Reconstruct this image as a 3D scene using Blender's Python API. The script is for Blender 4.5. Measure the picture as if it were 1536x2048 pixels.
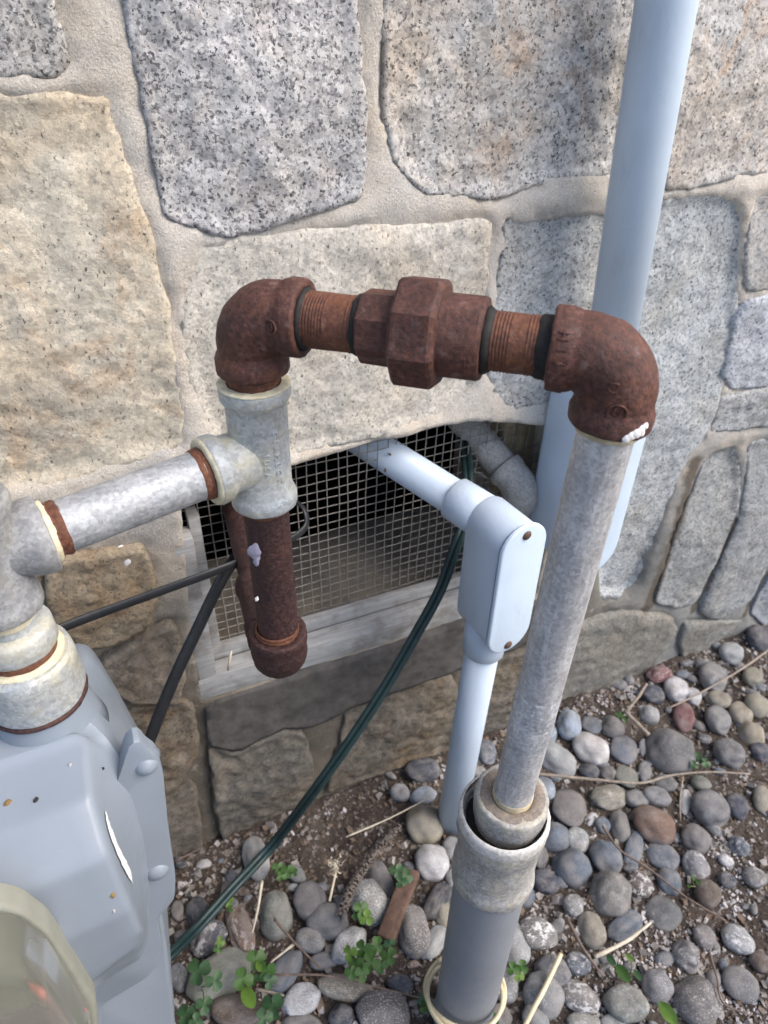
import bpy, bmesh, math, random
import numpy as np
from mathutils import Vector, Matrix, noise, geometry
from mathutils.bvhtree import BVHTree

random.seed(7); rng = np.random.default_rng(7)
S = bpy.context.scene
COL = S.collection
for o in list(bpy.data.objects): bpy.data.objects.remove(o)

# ------------------------------------------------------------------ camera, light, exposure
F = 1446.0; CX, CY = 768.0, 1024.0                 # focal length and centre for a 1536 x 2048 frame
CAM = np.array([0.0, -0.63, 1.04])
_x = np.array([4650 - CX, -(60 - CY), -F]); _x /= np.linalg.norm(_x)
_z = -np.array([720 - CX, -(3000 - CY), -F]); _z /= np.linalg.norm(_z)
_z -= _x * _x.dot(_z); _z /= np.linalg.norm(_z)
ROT = np.array([_x, np.cross(_z, _x), _z])
cd = bpy.data.cameras.new("camera"); cam = bpy.data.objects.new("camera", cd); COL.objects.link(cam)
cd.sensor_fit = 'HORIZONTAL'; cd.sensor_width = 36.0; cd.lens = 36.0 * F / 1536.0
cd.clip_start = 0.02; cd.clip_end = 500
m4 = Matrix([list(r) + [0] for r in ROT.tolist()] + [[0, 0, 0, 1]]); m4.translation = Vector(CAM)
cam.matrix_world = m4
cd.dof.use_dof = True; cd.dof.focus_distance = 0.56; cd.dof.aperture_fstop = 14.0
S.camera = cam
S.render.resolution_x, S.render.resolution_y = 768, 1024

SUN_EL, SUN_AZ = 48.0, 52.0        # height, and angle from the wall's outward normal towards the right
W = bpy.data.worlds.new("World"); S.world = W; W.use_nodes = True
wn = W.node_tree; bg = wn.nodes["Background"]
sky = wn.nodes.new("ShaderNodeTexSky"); sky.sky_type = 'NISHITA'; sky.sun_disc = False
sky.sun_elevation = math.radians(SUN_EL); sky.sun_rotation = math.radians(180 - SUN_AZ)
sky.altitude = 50; sky.air_density = 1.0; sky.dust_density = 3.0; sky.ozone_density = 1.0
wn.links.new(sky.outputs[0], bg.inputs[0]); bg.inputs[1].default_value = 0.13
sd = bpy.data.lights.new("sun", 'SUN'); sd.energy = 1.3; sd.angle = math.radians(40); sd.color = (1.0, 0.92, 0.82)
sun = bpy.data.objects.new("sun", sd); COL.objects.link(sun)
_e, _a = math.radians(SUN_EL), math.radians(SUN_AZ)
sdir = Vector((math.sin(_a) * math.cos(_e), -math.cos(_a) * math.cos(_e), math.sin(_e)))
sun.rotation_euler = sdir.to_track_quat('Z', 'Y').to_euler()
S.view_settings.view_transform = 'Standard'; S.view_settings.look = 'None'
S.view_settings.gamma = 1.0; S.view_settings.use_curve_mapping = False
S.view_settings.exposure = 1.12

# ------------------------------------------------------------------ placing: a photo point to a point on a plane of the place
def ray(px, py): return ROT @ np.array([px - CX, -(py - CY), -F]) / F
def P(px, py, y=0.0):
    d = ray(px, py); return CAM + (y - CAM[1]) / d[1] * d
def G(px, py, z=0.0):
    d = ray(px, py); return CAM + (z - CAM[2]) / d[2] * d
def depth(p): return -(ROT.T @ (np.array(p) - CAM))[2]

# ------------------------------------------------------------------ objects
def link(o, parent=None):
    COL.objects.link(o)
    if parent is not None: o.parent = parent
    return o
def thing(name, label, cat, loc=(0, 0, 0), group=None):
    o = bpy.data.objects.new(name, None); o.empty_display_size = 0.02; o.location = loc
    COL.objects.link(o); tag(o, label, cat, group); return o
def tag(o, label, cat, group=None):
    o["label"] = label; o["category"] = cat
    if group: o["group"] = group
    return o
def mesh(name, verts, faces, mat, smooth=True, off=(0, 0, 0)):
    me = bpy.data.meshes.new(name)
    v = np.asarray(verts, float) - np.asarray(off, float)
    me.from_pydata(v.tolist(), [], [list(map(int, f)) for f in faces])
    me.materials.append(mat)
    if smooth: me.polygons.foreach_set("use_smooth", [True] * len(me.polygons))
    me.update(); return me
def obj(name, vf, mat, parent=None, smooth=True, sharp=None, loc=None):
    """vf = (verts, faces) in world space; parent = a thing (unrotated Empty) or a part at zero offset."""
    off = np.zeros(3); p = parent
    while p is not None: off += np.array(p.location); p = p.parent
    if parent is None and loc is not None: off = np.array(loc, float)
    me = mesh(name, vf[0], vf[1], mat, smooth, off)
    if sharp is not None:
        bm = bmesh.new(); bm.from_mesh(me)
        for e in bm.edges:
            if len(e.link_faces) == 2 and e.calc_face_angle(0) > math.radians(sharp): e.smooth = False
        bm.to_mesh(me); bm.free()
    o = bpy.data.objects.new(name, me); link(o, parent)
    if parent is None and loc is not None: o.location = loc
    return o
def join(*vfs):
    V, Fc, n = [], [], 0
    for v, f in vfs:
        V += [list(q) for q in v]; Fc += [[i + n for i in q] for q in f]; n += len(v)
    return V, Fc

# ------------------------------------------------------------------ shapes
def unit(v): v = np.asarray(v, float); return v / np.linalg.norm(v)
def sweep(st, seg=40, up=None, cap=(True, True), flat=None, poly=False, phase=0.0):
    """st: list of (pos, tangent, radius) -> skin. flat=(a,b) scales the two cross axes."""
    V, Fc = [], []; n0 = None
    for pos, t, r in st:
        t = unit(t)
        if n0 is None:
            a = np.array(up if up is not None else ((0, 0, 1) if abs(t[2]) < .9 else (0, -1, 0)), float)
            n0 = unit(a - t * a.dot(t))
        else: n0 = unit(n0 - t * n0.dot(t))
        b = np.cross(t, n0); fa, fb = flat or (1, 1)
        for k in range(seg):
            q = 2 * math.pi * k / seg + phase
            V.append(np.array(pos) + r * (fa * math.cos(q) * n0 + fb * math.sin(q) * b))
    n = len(st)
    for i in range(n - 1):
        for k in range(seg):
            a, b = i * seg + k, i * seg + (k + 1) % seg
            Fc.append((a, b, b + seg, a + seg))
    if cap[0]: Fc.append(tuple(range(seg - 1, -1, -1)))
    if cap[1]: Fc.append(tuple((n - 1) * seg + k for k in range(seg)))
    return V, Fc
def line(a, b, prof, **k):
    """prof = [(distance along a->b in metres, radius)]"""
    a, b = np.array(a, float), np.array(b, float); t = unit(b - a)
    return sweep([(a + t * s, t, r) for s, r in prof], **k)
def smooth_path(pts, n=10):
    pts = [np.array(p, float) for p in pts]; out = []
    q = [2 * pts[0] - pts[1]] + pts + [2 * pts[-1] - pts[-2]]
    for i in range(1, len(q) - 2):
        p0, p1, p2, p3 = q[i - 1:i + 3]
        for j in range(n):
            t = j / n
            out.append(.5 * (2 * p1 + (p2 - p0) * t + (2 * p0 - 5 * p1 + 4 * p2 - p3) * t * t + (3 * p1 - p0 - 3 * p2 + p3) * t ** 3))
    out.append(pts[-1]); return out
def tube(pts, r, n=10, seg=10, **k):
    c = smooth_path(pts, n); st = []
    for i, p in enumerate(c):
        t = c[min(i + 1, len(c) - 1)] - c[max(i - 1, 0)]
        rr = r if not callable(r) else r(i / (len(c) - 1))
        st.append((p, t, rr))
    return sweep(st, seg=seg, **k)
def roughen(vf, amp, freq, seed=0.0):
    """push vertices along their normals by noise"""
    V = [Vector(q) for q in vf[0]]; N = [Vector() for _ in V]
    for f in vf[1]:
        if len(f) > 4: continue
        nn = (V[f[2]] - V[f[0]]).cross(V[f[-1]] - V[f[1]])
        for i in f: N[i] += nn
    out = []
    for p, nn in zip(V, N):
        if nn.length > 0: nn.normalize()
        h = noise.fractal(p * freq + Vector((seed, seed * 2, 0)), 1.0, 2.0, 3)
        out.append(tuple(p + nn * (amp * h)))
    return out, vf[1]
def fitting_stations(face, d, Lb, rb, r0, rin, inward):
    """stations of a banded port, from its mouth inwards; d = outward direction, face = centre of the mouth"""
    f = np.array(face, float); d = unit(d); t = -d
    s = [(f - d * .006, t, rin * .98), (f - d * .0008, t, rin), (f, t, rin + .0008), (f, t, rb - .0016), (f - d * .0006, t, rb - .0004), (f - d * .0018, t, rb),
         (f - d * (Lb - .002), t, rb), (f - d * (Lb - .0006), t, rb - .0007), (f - d * (Lb + .0012), t, (rb + r0) / 2), (f - d * (Lb + .0035), t, r0)]
    return s if inward else [(p, -tt, r) for p, tt, r in reversed(s)]
def elbow(corner, d1, d2, L=.038, Lb=.0105, rb=.0232, r0=.0208, rin=.0168, seg=56):
    c = np.array(corner, float); d1, d2 = unit(d1), unit(d2); bend = L - Lb - .004
    st = fitting_stations(c + d1 * L, d1, Lb, rb, r0, rin, True)
    o = c + d1 * bend + d2 * bend
    for i in range(0, 21):
        q = i / 20 * math.pi / 2
        pos = o - d2 * bend * math.cos(q) - d1 * bend * math.sin(q)
        tan = -d1 * math.cos(q) + d2 * math.sin(q)
        st.append((pos, tan, r0 + .0012 * math.sin(2 * q)))
    st += fitting_stations(c + d2 * L, d2, Lb, rb, r0, rin, False)
    return sweep(st, seg=seg, cap=(False, False))
def run(a, b, Lb, rb, r0, rin, seg=56):
    a, b = np.array(a, float), np.array(b, float); d = unit(a - b)
    return sweep(fitting_stations(a, d, Lb, rb, r0, rin, True) + fitting_stations(b, -d, Lb, rb, r0, rin, False), seg=seg, cap=(False, False))
def pipe(a, b, r, th=(0, 0), rt=None, seg=48, step=.004):
    """straight pipe; th = lengths of thread shown at the ends (ridged)"""
    a, b = np.array(a, float), np.array(b, float); Ln = np.linalg.norm(b - a)
    prof = []; s = 0.0
    while s < Ln:
        inth = s < th[0] or s > Ln - th[1]
        if inth:
            prof += [(s, r - .0002), (s + .0005, r - .0002), (s + .0008, r + .00025), (s + .0011, r + .00025)]; s += .0019
        else:
            prof.append((s, r)); s += step
    prof = [q for q in prof if q[0] < Ln] + [(Ln, r)]
    return line(a, b, prof, seg=seg)
def box(c, hx, hy, hz, ax=None, bev=0.0):
    c = np.array(c, float); A = np.eye(3) if ax is None else np.array([unit(q) for q in ax])
    bm = bmesh.new(); bmesh.ops.create_cube(bm, size=2.0)
    for v in bm.verts: v.co = Vector((v.co.x * hx, v.co.y * hy, v.co.z * hz))
    if bev: bmesh.ops.bevel(bm, geom=list(bm.edges), offset=bev, segments=2, affect='EDGES', profile=.6)
    V = [c + np.array(v.co) @ A for v in bm.verts]; Fc = [[v.index for v in f.verts] for f in bm.faces]
    bm.free(); return V, Fc

# ------------------------------------------------------------------ materials
class MT:
    def __init__(s, name, rough=.7, spec=.4, metal=0.0):
        s.m = bpy.data.materials.new(name); s.m.use_nodes = True; s.t = s.m.node_tree
        s.b = s.t.nodes["Principled BSDF"]; s.b.inputs["Roughness"].default_value = rough
        s.b.inputs["Specular IOR Level"].default_value = spec; s.b.inputs["Metallic"].default_value = metal
        s.tc = s.t.nodes.new("ShaderNodeTexCoord"); s.co = s.tc.outputs["Object"]
    def n(s, typ, ins=None, **at):
        k = s.t.nodes.new("ShaderNode" + typ)
        for a, v in at.items(): setattr(k, a, v)
        for a, v in (ins or {}).items(): s.put(k.inputs[a], v)
        return k
    def put(s, sock, v):
        if isinstance(v, bpy.types.NodeSocket): s.t.links.new(v, sock)
        elif isinstance(v, (tuple, list)) and len(v) == 3 and len(sock.default_value) == 4: sock.default_value = (*v, 1)
        else: sock.default_value = v
    def noise(s, scale, detail=4, rough=.55, co=None, dist=0.0, color=False):
        k = s.n("TexNoise", {"Vector": co or s.co, "Scale": scale, "Detail": detail, "Roughness": rough, "Distortion": dist})
        return k.outputs["Color" if color else "Fac"]
    def vor(s, scale, feat='F1', co=None, rnd=1.0):
        k = s.n("TexVoronoi", {"Vector": co or s.co, "Scale": scale, "Randomness": rnd}, feature=feat); return k
    def ramp(s, fac, stops, interp='LINEAR'):
        k = s.n("ValToRGB", {"Fac": fac}); r = k.color_ramp; r.interpolation = interp
        while len(r.elements) < len(stops): r.elements.new(.5)
        for e, (p, c) in zip(r.elements, stops):
            e.position = p; e.color = (*c, 1) if isinstance(c, (tuple, list)) else (c, c, c, 1)
        return k.outputs["Color"]
    def mix(s, fac, a, b, mode='MIX'):
        k = s.n("Mix", data_type='RGBA', blend_type=mode)
        s.put(k.inputs[0], fac); s.put(k.inputs[6], a); s.put(k.inputs[7], b); return k.outputs[2]
    def math(s, op, a, b=0.0, c=None):
        k = s.n("Math", operation=op); s.put(k.inputs[0], a); s.put(k.inputs[1], b)
        if c is not None: s.put(k.inputs[2], c)
        return k.outputs[0]
    def vmath(s, op, a, b):
        k = s.n("VectorMath", operation=op); s.put(k.inputs[0], a)
        if isinstance(b, tuple): k.inputs[1].default_value = b
        else: s.put(k.inputs[1], b)
        return k.outputs["Value" if op in ('DISTANCE', 'LENGTH') else "Vector"]
    def spot(s, pt, r, wob=.5, freq=300):
        d = s.vmath('DISTANCE', s.co, tuple(pt)); w = s.noise(freq, 3)
        d = s.math('ADD', d, s.math('MULTIPLY', s.math('SUBTRACT', w, .5), r * wob * 2))
        return s.ramp(s.math('DIVIDE', d, r), [(.86, 1.0), (1.0, 0.0)])
    def capsule(s, a, b, r, wob=.5, freq=60):
        a, b = np.array(a), np.array(b); ab = b - a
        pa = s.vmath('SUBTRACT', s.co, tuple(a)); t = s.n("VectorMath", operation='DOT_PRODUCT'); s.put(t.inputs[0], pa); t.inputs[1].default_value = tuple(ab / ab.dot(ab))
        t = s.n("Clamp", {"Value": t.outputs["Value"]}).outputs[0]
        sc = s.n("VectorMath", operation='SCALE'); sc.inputs[0].default_value = tuple(ab); s.put(sc.inputs["Scale"], t)
        d = s.vmath('LENGTH', s.vmath('SUBTRACT', pa, sc.outputs[0]), (0, 0, 0))
        d = s.math('ADD', d, s.math('MULTIPLY', s.math('SUBTRACT', s.noise(freq, 4, .65), .5), r * wob * 3))
        return s.ramp(s.math('DIVIDE', d, r), [(.45, 1.0), (1.0, 0.0)])
    def color(s, c): s.put(s.b.inputs["Base Color"], c)
    def rough(s, c): s.put(s.b.inputs["Roughness"], c)
    def bump(s, h, dist=.001, strength=.6, prev=None):
        ins = {"Height": h, "Distance": dist, "Strength": strength}
        if prev is not None: ins["Normal"] = prev
        k = s.n("Bump", ins); s.put(s.b.inputs["Normal"], k.outputs[0]); return k.outputs[0]
    def attr(s, name): 
        k = s.n("Attribute"); k.attribute_type = 'OBJECT'; k.attribute_name = name; return k.outputs["Fac"]
    def ocolor(s): return s.n("ObjectInfo").outputs["Color"]
    def orand(s): return s.n("ObjectInfo").outputs["Random"]

def runs(k, col):
    for (x0, y0), (x1, y1), r in (((1388, 925), (1296, 1215), .017), ((1466, 1040), (1388, 1220), .010), ((1532, 1147), (1490, 1230), .008)):
        col = k.mix(k.math('MULTIPLY', k.capsule(P(x0, y0, -.001), P(x1, y1, -.001), r), .85), col, k.mix(k.noise(90, 3), (.075, .06, .045), (.15, .12, .09)))
    return col
def granite():
    k = MT("granite", .85, .25)
    w = k.vmath('ADD', k.co, k.vmath('MULTIPLY', k.vmath('SUBTRACT', k.noise(420, 3, .75, color=True), (.5, .5, .5)), (.0065, .0065, .0065)))
    v = k.vor(330, co=w); v2 = k.vor(490, co=k.vmath('ADD', w, (3.1, 1.7, 0.3)))
    sep = k.n("SeparateColor", {"Color": v.outputs["Color"]}).outputs
    base = k.ramp(sep[0], [(0, (.24, .24, .25)), (.20, (.40, .40, .41)), (.38, (.62, .61, .59)), (.70, (.76, .75, .73)), (1, (.95, .94, .92))])
    base = k.mix(.65, k.ramp(k.noise(620, 3, .7), [(.3, .46), (.7, .84)]), base)
    fade = k.attr("grain"); base = k.mix(fade, (.63, .62, .60), base)
    sep2 = k.n("SeparateColor", {"Color": v2.outputs["Color"]}).outputs
    thr = k.math('ADD', k.attr("dark"), k.math('MULTIPLY', k.math('SUBTRACT', k.noise(60, 3), .5), .28))
    dk = k.ramp(k.math('SUBTRACT', thr, sep2[1]), [(0.0, 0.0), (.05, 1.0)])
    col = k.mix(k.math('MULTIPLY', dk, .92), base, k.mix(sep2[0], (.035, .04, .05), (.30, .30, .31)))
    mp = k.n("Mapping", {"Vector": w, "Rotation": (0, .5, 0), "Scale": (1, 1, .42)}).outputs[0]
    v3 = k.vor(380, co=mp); sep3 = k.n("SeparateColor", {"Color": v3.outputs["Color"]}).outputs
    thr3 = k.math('ADD', k.attr("stroke"), k.math('MULTIPLY', k.math('SUBTRACT', k.noise(50, 3, co=k.vmath('ADD', k.co, (1, 6, 2))), .5), .35))
    st = k.math('MULTIPLY', k.ramp(k.math('SUBTRACT', thr3, sep3[2]), [(0, 0.0), (.03, 1.0)]), k.ramp(v3.outputs["Distance"], [(.22, 1.0), (.40, 0.0)]))
    col = k.mix(k.math('MULTIPLY', st, k.math('ADD', .35, k.math('MULTIPLY', sep3[0], .6))), col, (.05, .052, .055))
    col = k.mix(1.0, col, k.ocolor(), 'MULTIPLY')
    big = k.noise(9, 5, .6, dist=.6)
    sm = k.math('MULTIPLY', k.ramp(big, [(.46, 0.0), (.66, 1.0)]), k.attr("stain"))
    col = k.mix(sm, col, k.mix(1.0, col, (1.0, .80, .58), 'MULTIPLY'))
    rs = k.math('MULTIPLY', k.ramp(k.noise(16, 5, .65, co=k.vmath('ADD', k.co, (5, 2, 1)), dist=.8), [(.54, 0.0), (.66, 1.0)]), k.attr("rust"))
    col = k.mix(rs, col, k.mix(1.0, col, (.95, .68, .48), 'MULTIPLY'))
    gm = k.ramp(k.noise(14, 5, .65, co=k.vmath('ADD', k.co, (9, 4, 2))), [(.35, .80), (.65, 1.04)])
    col = k.mix(1.0, col, gm, 'MULTIPLY')
    dirt = k.math('MULTIPLY', k.ramp(k.noise(48, 6, .75, co=k.vmath('ADD', k.co, (2, 9, 5))), [(.45, 0.0), (.62, 1.0)]), k.attr("soil"))
    col = k.mix(dirt, col, k.mix(k.noise(300, 2), (.17, .14, .11), (.30, .27, .23)))
    col = runs(k, col)
    k.color(col)
    h = k.math('ADD', k.math('MULTIPLY', sep[0], .22), k.noise(110, 7, .75))
    b1 = k.bump(h, .0035, .8); k.bump(k.noise(700, 4, .7), .001, .6, b1)
    return k.m
def mortar():
    k = MT("mortar", .92, .2)
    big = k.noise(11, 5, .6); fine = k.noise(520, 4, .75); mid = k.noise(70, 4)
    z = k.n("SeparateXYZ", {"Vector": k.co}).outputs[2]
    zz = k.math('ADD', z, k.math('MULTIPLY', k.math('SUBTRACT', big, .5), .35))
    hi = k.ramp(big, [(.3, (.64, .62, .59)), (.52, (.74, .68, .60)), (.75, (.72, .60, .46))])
    lo = k.ramp(big, [(.3, (.15, .135, .115)), (.7, (.235, .205, .165))])  # low mortar: dirty, and darkened further for the dimmer light down there
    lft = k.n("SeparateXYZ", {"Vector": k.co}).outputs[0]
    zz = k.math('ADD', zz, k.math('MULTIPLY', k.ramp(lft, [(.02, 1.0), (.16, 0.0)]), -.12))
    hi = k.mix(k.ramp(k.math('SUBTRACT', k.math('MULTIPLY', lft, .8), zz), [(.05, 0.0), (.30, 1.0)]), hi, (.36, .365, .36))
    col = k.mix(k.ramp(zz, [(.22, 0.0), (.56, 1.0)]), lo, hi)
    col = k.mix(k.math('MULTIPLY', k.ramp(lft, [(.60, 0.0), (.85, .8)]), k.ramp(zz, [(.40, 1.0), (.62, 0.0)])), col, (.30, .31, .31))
    col = k.mix(1.0, col, k.ramp(fine, [(.3, .76), (.7, 1.14)]), 'MULTIPLY')
    col = k.mix(k.ramp(k.noise(240, 2), [(.68, 0.0), (.74, .7)]), col, (.22, .2, .18))
    col = k.mix(k.ramp(mid, [(.60, 0.0), (.75, .35)]), col, (.62, .58, .52))
    col = runs(k, col)
    k.color(col)
    b = k.bump(k.math('ADD', k.noise(70, 8, .78), k.math('MULTIPLY', fine, .5)), .005, .9)
    return k.m
def rust(name, lo, mid, hi, fleck, spots=(), dope=(), orange=.5):
    k = MT(name, .8, .35)
    n1 = k.noise(55, 5, .65); n2 = k.noise(330, 4, .7); v = k.vor(260, co=k.vmath('ADD', k.co, k.vmath('MULTIPLY', k.noise(300, 2, color=True), (.003, .003, .003))))
    pit = k.ramp(v.outputs["Distance"], [(.15, 1.0), (.55, 0.0)])
    col = k.ramp(n2, [(.28, lo), (.5, mid), (.74, hi)])
    col = k.mix(k.math('MULTIPLY', pit, .45), col, lo)
    col = k.mix(k.math('MULTIPLY', k.ramp(n1, [(.52, 0.0), (.7, 1.0)]), orange), col, (.30, .115, .035))
    col = k.mix(k.ramp(k.noise(120, 3, co=k.vmath('ADD', k.co, (4, 1, 7))), [(.60, 0.0), (.72, .55)]), col, fleck)
    col = k.mix(k.ramp(k.noise(800, 2), [(.72, 0.0), (.76, .5)]), col, (.42, .36, .33))
    col = k.mix(k.ramp(k.noise(24, 4, .7, co=k.vmath('ADD', k.co, (6, 6, 2))), [(.50, 0.0), (.68, .55)]), col, lo)
    for p, r in spots: col = k.mix(k.spot(p, r), col, (.78, .76, .72))
    for p, r in dope: col = k.mix(k.spot(p, r, .35, 160), col, (.02, .019, .018))
    k.color(col); k.rough(k.ramp(n2, [(.3, .48), (.7, .80)]))
    b1 = k.bump(k.math('ADD', k.noise(170, 6, .75), k.math('MULTIPLY', pit, -.25)), .0011, .6); k.bump(k.noise(700, 4, .75), .0006, .8, b1)
    return k.m
def galv(name, a, b, white=.35, dope=(), dirt=.3, metal=.35, streak=(1, 1, .12), yell=.0, rough=.5):
    k = MT(name, rough, .5, metal)
    n1 = k.noise(38, 5, .6); v = k.vor(420, co=k.vmath('ADD', k.co, k.vmath('MULTIPLY', k.noise(300, 2, color=True), (.004, .004, .004))))
    sp = k.n("SeparateColor", {"Color": v.outputs["Color"]}).outputs[0]
    mp = k.n("Mapping", {"Vector": k.co, "Scale": streak}).outputs[0]
    stn = k.noise(260, 4, .7, co=mp)
    col = k.mix(k.ramp(n1, [(.35, 0.0), (.65, 1.0)]), a, b)
    col = k.mix(.45, col, k.mix(1.0, col, k.ramp(sp, [(0, .55), (1, 1.45)]), 'MULTIPLY'))
    col = k.mix(k.math('MULTIPLY', k.ramp(stn, [(.5, 0.0), (.68, 1.0)]), white), col, (.74, .75, .77))
    col = k.mix(k.math('MULTIPLY', k.ramp(k.noise(75, 5, .7, co=k.vmath('ADD', k.co, (2, 8, 3))), [(.52, 0.0), (.68, 1.0)]), dirt), col, (.23, .21, .19))
    if yell: col = k.mix(k.math('MULTIPLY', k.ramp(k.noise(45, 5, .65, co=k.vmath('ADD', k.co, (1, 3, 9))), [(.48, 0.0), (.62, 1.0)]), yell), col, (.55, .50, .33))
    for p, r in dope: col = k.mix(k.spot(p, r, .5, 200), col, (.66, .60, .36))
    k.color(col); k.rough(k.ramp(stn, [(.3, rough - .1), (.7, rough + .2)]))
    b1 = k.bump(k.noise(300, 5, .7), .0009, .45); k.bump(sp, .0003, .3, b1)
    return k.m
def paint(name, c, rough=.42, dirt=.25, scuff=.3, dc=(.16, .15, .14), bumpd=.0006):
    k = MT(name, rough, .45)
    col = k.mix(k.ramp(k.noise(7, 4), [(.3, 0.0), (.7, 1.0)]), tuple(q * .9 for q in c), tuple(min(1, q * 1.06) for q in c))
    mp = k.n("Mapping", {"Vector": k.co, "Scale": (1, 1, .25)}).outputs[0]
    col = k.mix(k.math('MULTIPLY', k.ramp(k.noise(28, 6, .7, co=mp), [(.58, 0.0), (.8, 1.0)]), dirt), col, dc)
    col = k.mix(k.math('MULTIPLY', k.ramp(k.noise(420, 3, .6), [(.68, 0.0), (.74, 1.0)]), dirt), col, dc)
    mps = k.n("Mapping", {"Vector": k.co, "Scale": (.5, .5, 3), "Rotation": (.4, .3, 0)}).outputs[0]
    col = k.mix(k.math('MULTIPLY', k.ramp(k.noise(90, 4, .7, co=mps), [(.68, 0.0), (.72, 1.0)]), scuff), col, tuple(min(1, q * 1.5) for q in c))
    k.color(col); k.rough(k.ramp(k.noise(40, 4), [(.3, rough - .06), (.7, rough + .14)]))
    k.bump(k.noise(160, 4), bumpd, .35)
    return k.m
def plain(name, c, rough=.6, var=.25, freq=120, spec=.4, bumpd=.0006):
    k = MT(name, rough, spec)
    k.color(k.mix(k.ramp(k.noise(freq, 5, .65), [(.3, 0.0), (.7, 1.0)]), tuple(q * (1 - var) for q in c), tuple(q * (1 + var) for q in c)))
    k.bump(k.noise(freq * 3, 4), bumpd, .5)
    return k.m
def pebble_mat(name="river_pebble", unit_m=.024):
    k = MT(name, .78, .3); k.co = k.vmath('MULTIPLY', k.co, (unit_m,) * 3)
    off = k.n("Combine" + "XYZ", {"X": k.math('MULTIPLY', k.orand(), 13.0), "Y": k.math('MULTIPLY', k.orand(), 7.0)}).outputs[0]
    co = k.vmath('ADD', k.co, off)
    col = k.ocolor()
    col = k.mix(1.0, col, k.ramp(k.noise(60, 5, .65, co=co), [(.3, .72), (.7, 1.22)]), 'MULTIPLY')
    sp = k.noise(560, 2, .6, co=co); sa = k.attr("speck")
    col = k.mix(k.math('MULTIPLY', k.ramp(sp, [(.56, 0.0), (.62, 1.0)]), sa), col, (.09, .09, .10))
    col = k.mix(k.math('MULTIPLY', k.ramp(sp, [(.36, 1.0), (.42, 0.0)]), k.math('MULTIPLY', sa, .8)), col, (.62, .61, .60))
    cr = k.math('MULTIPLY', k.ramp(k.noise(85, 6, .75, co=k.vmath('ADD', co, (3, 3, 3))), [(.52, 0.0), (.57, 1.0)]), k.attr("crust"))
    col = k.mix(cr, col, (.70, .69, .70))
    du = k.ramp(k.noise(38, 5, .7, co=k.vmath('ADD', co, (8, 1, 3))), [(.44, 0.0), (.70, .75)])
    col = k.mix(du, col, (.235, .22, .21))
    k.color(col)
    b = k.bump(k.noise(70, 5, .7, co=co), .0025, .5); k.bump(k.math('ADD', k.noise(500, 4, .7, co=co), cr), .0008, .6, b)
    return k.m
def soil():
    k = MT("soil", .95, .15)
    n1 = k.noise(16, 6, .65); n2 = k.noise(220, 5, .75); v = k.vor(190, co=k.vmath('ADD', k.co, k.vmath('MULTIPLY', k.noise(120, 2, color=True), (.01, .01, .01))))
    col = k.ramp(n1, [(.3, (.040, .033, .030)), (.5, (.074, .060, .052)), (.72, (.118, .098, .086))])
    col = k.mix(1.0, col, k.ramp(n2, [(.3, .5), (.7, 1.45)]), 'MULTIPLY')
    c3 = k.n("SeparateColor", {"Color": v.outputs["Color"]}).outputs[0]
    col = k.mix(k.ramp(c3, [(.86, 0.0), (.92, .7)]), col, (.30, .27, .25))
    col = k.mix(k.ramp(k.noise(95, 4, .7, co=k.vmath('ADD', k.co, (2, 5, 1))), [(.62, 0.0), (.68, .6)]), col, (.36, .32, .32))
    k.color(col); b = k.bump(n2, .004, .9); k.bump(v.outputs["Distance"], .003, .5, b)
    return k.m
def wood():
    k = MT("weathered_wood", .85, .25)
    mp = k.n("Mapping", {"Vector": k.co, "Scale": (.08, 1, 1)}).outputs[0]
    g = k.noise(220, 5, .7, co=mp); col = k.ramp(g, [(.3, (.26, .265, .265)), (.55, (.36, .365, .37)), (.75, (.47, .475, .48))])
    col = k.mix(k.ramp(k.noise(22, 5, .65), [(.48, 0.0), (.66, .75)]), col, (.17, .155, .14))
    k.color(col); k.bump(g, .0012, .7); return k.m
def leaf_mat(name, c):
    k = MT(name, .5, .35)
    k.color(k.mix(k.noise(160, 3), tuple(q * .65 for q in c), tuple(q * 1.35 for q in c)))
    k.b.inputs["Transmission Weight"].default_value = 0.0
    k.bump(k.noise(400, 2), .0004, .4); return k.m

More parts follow.
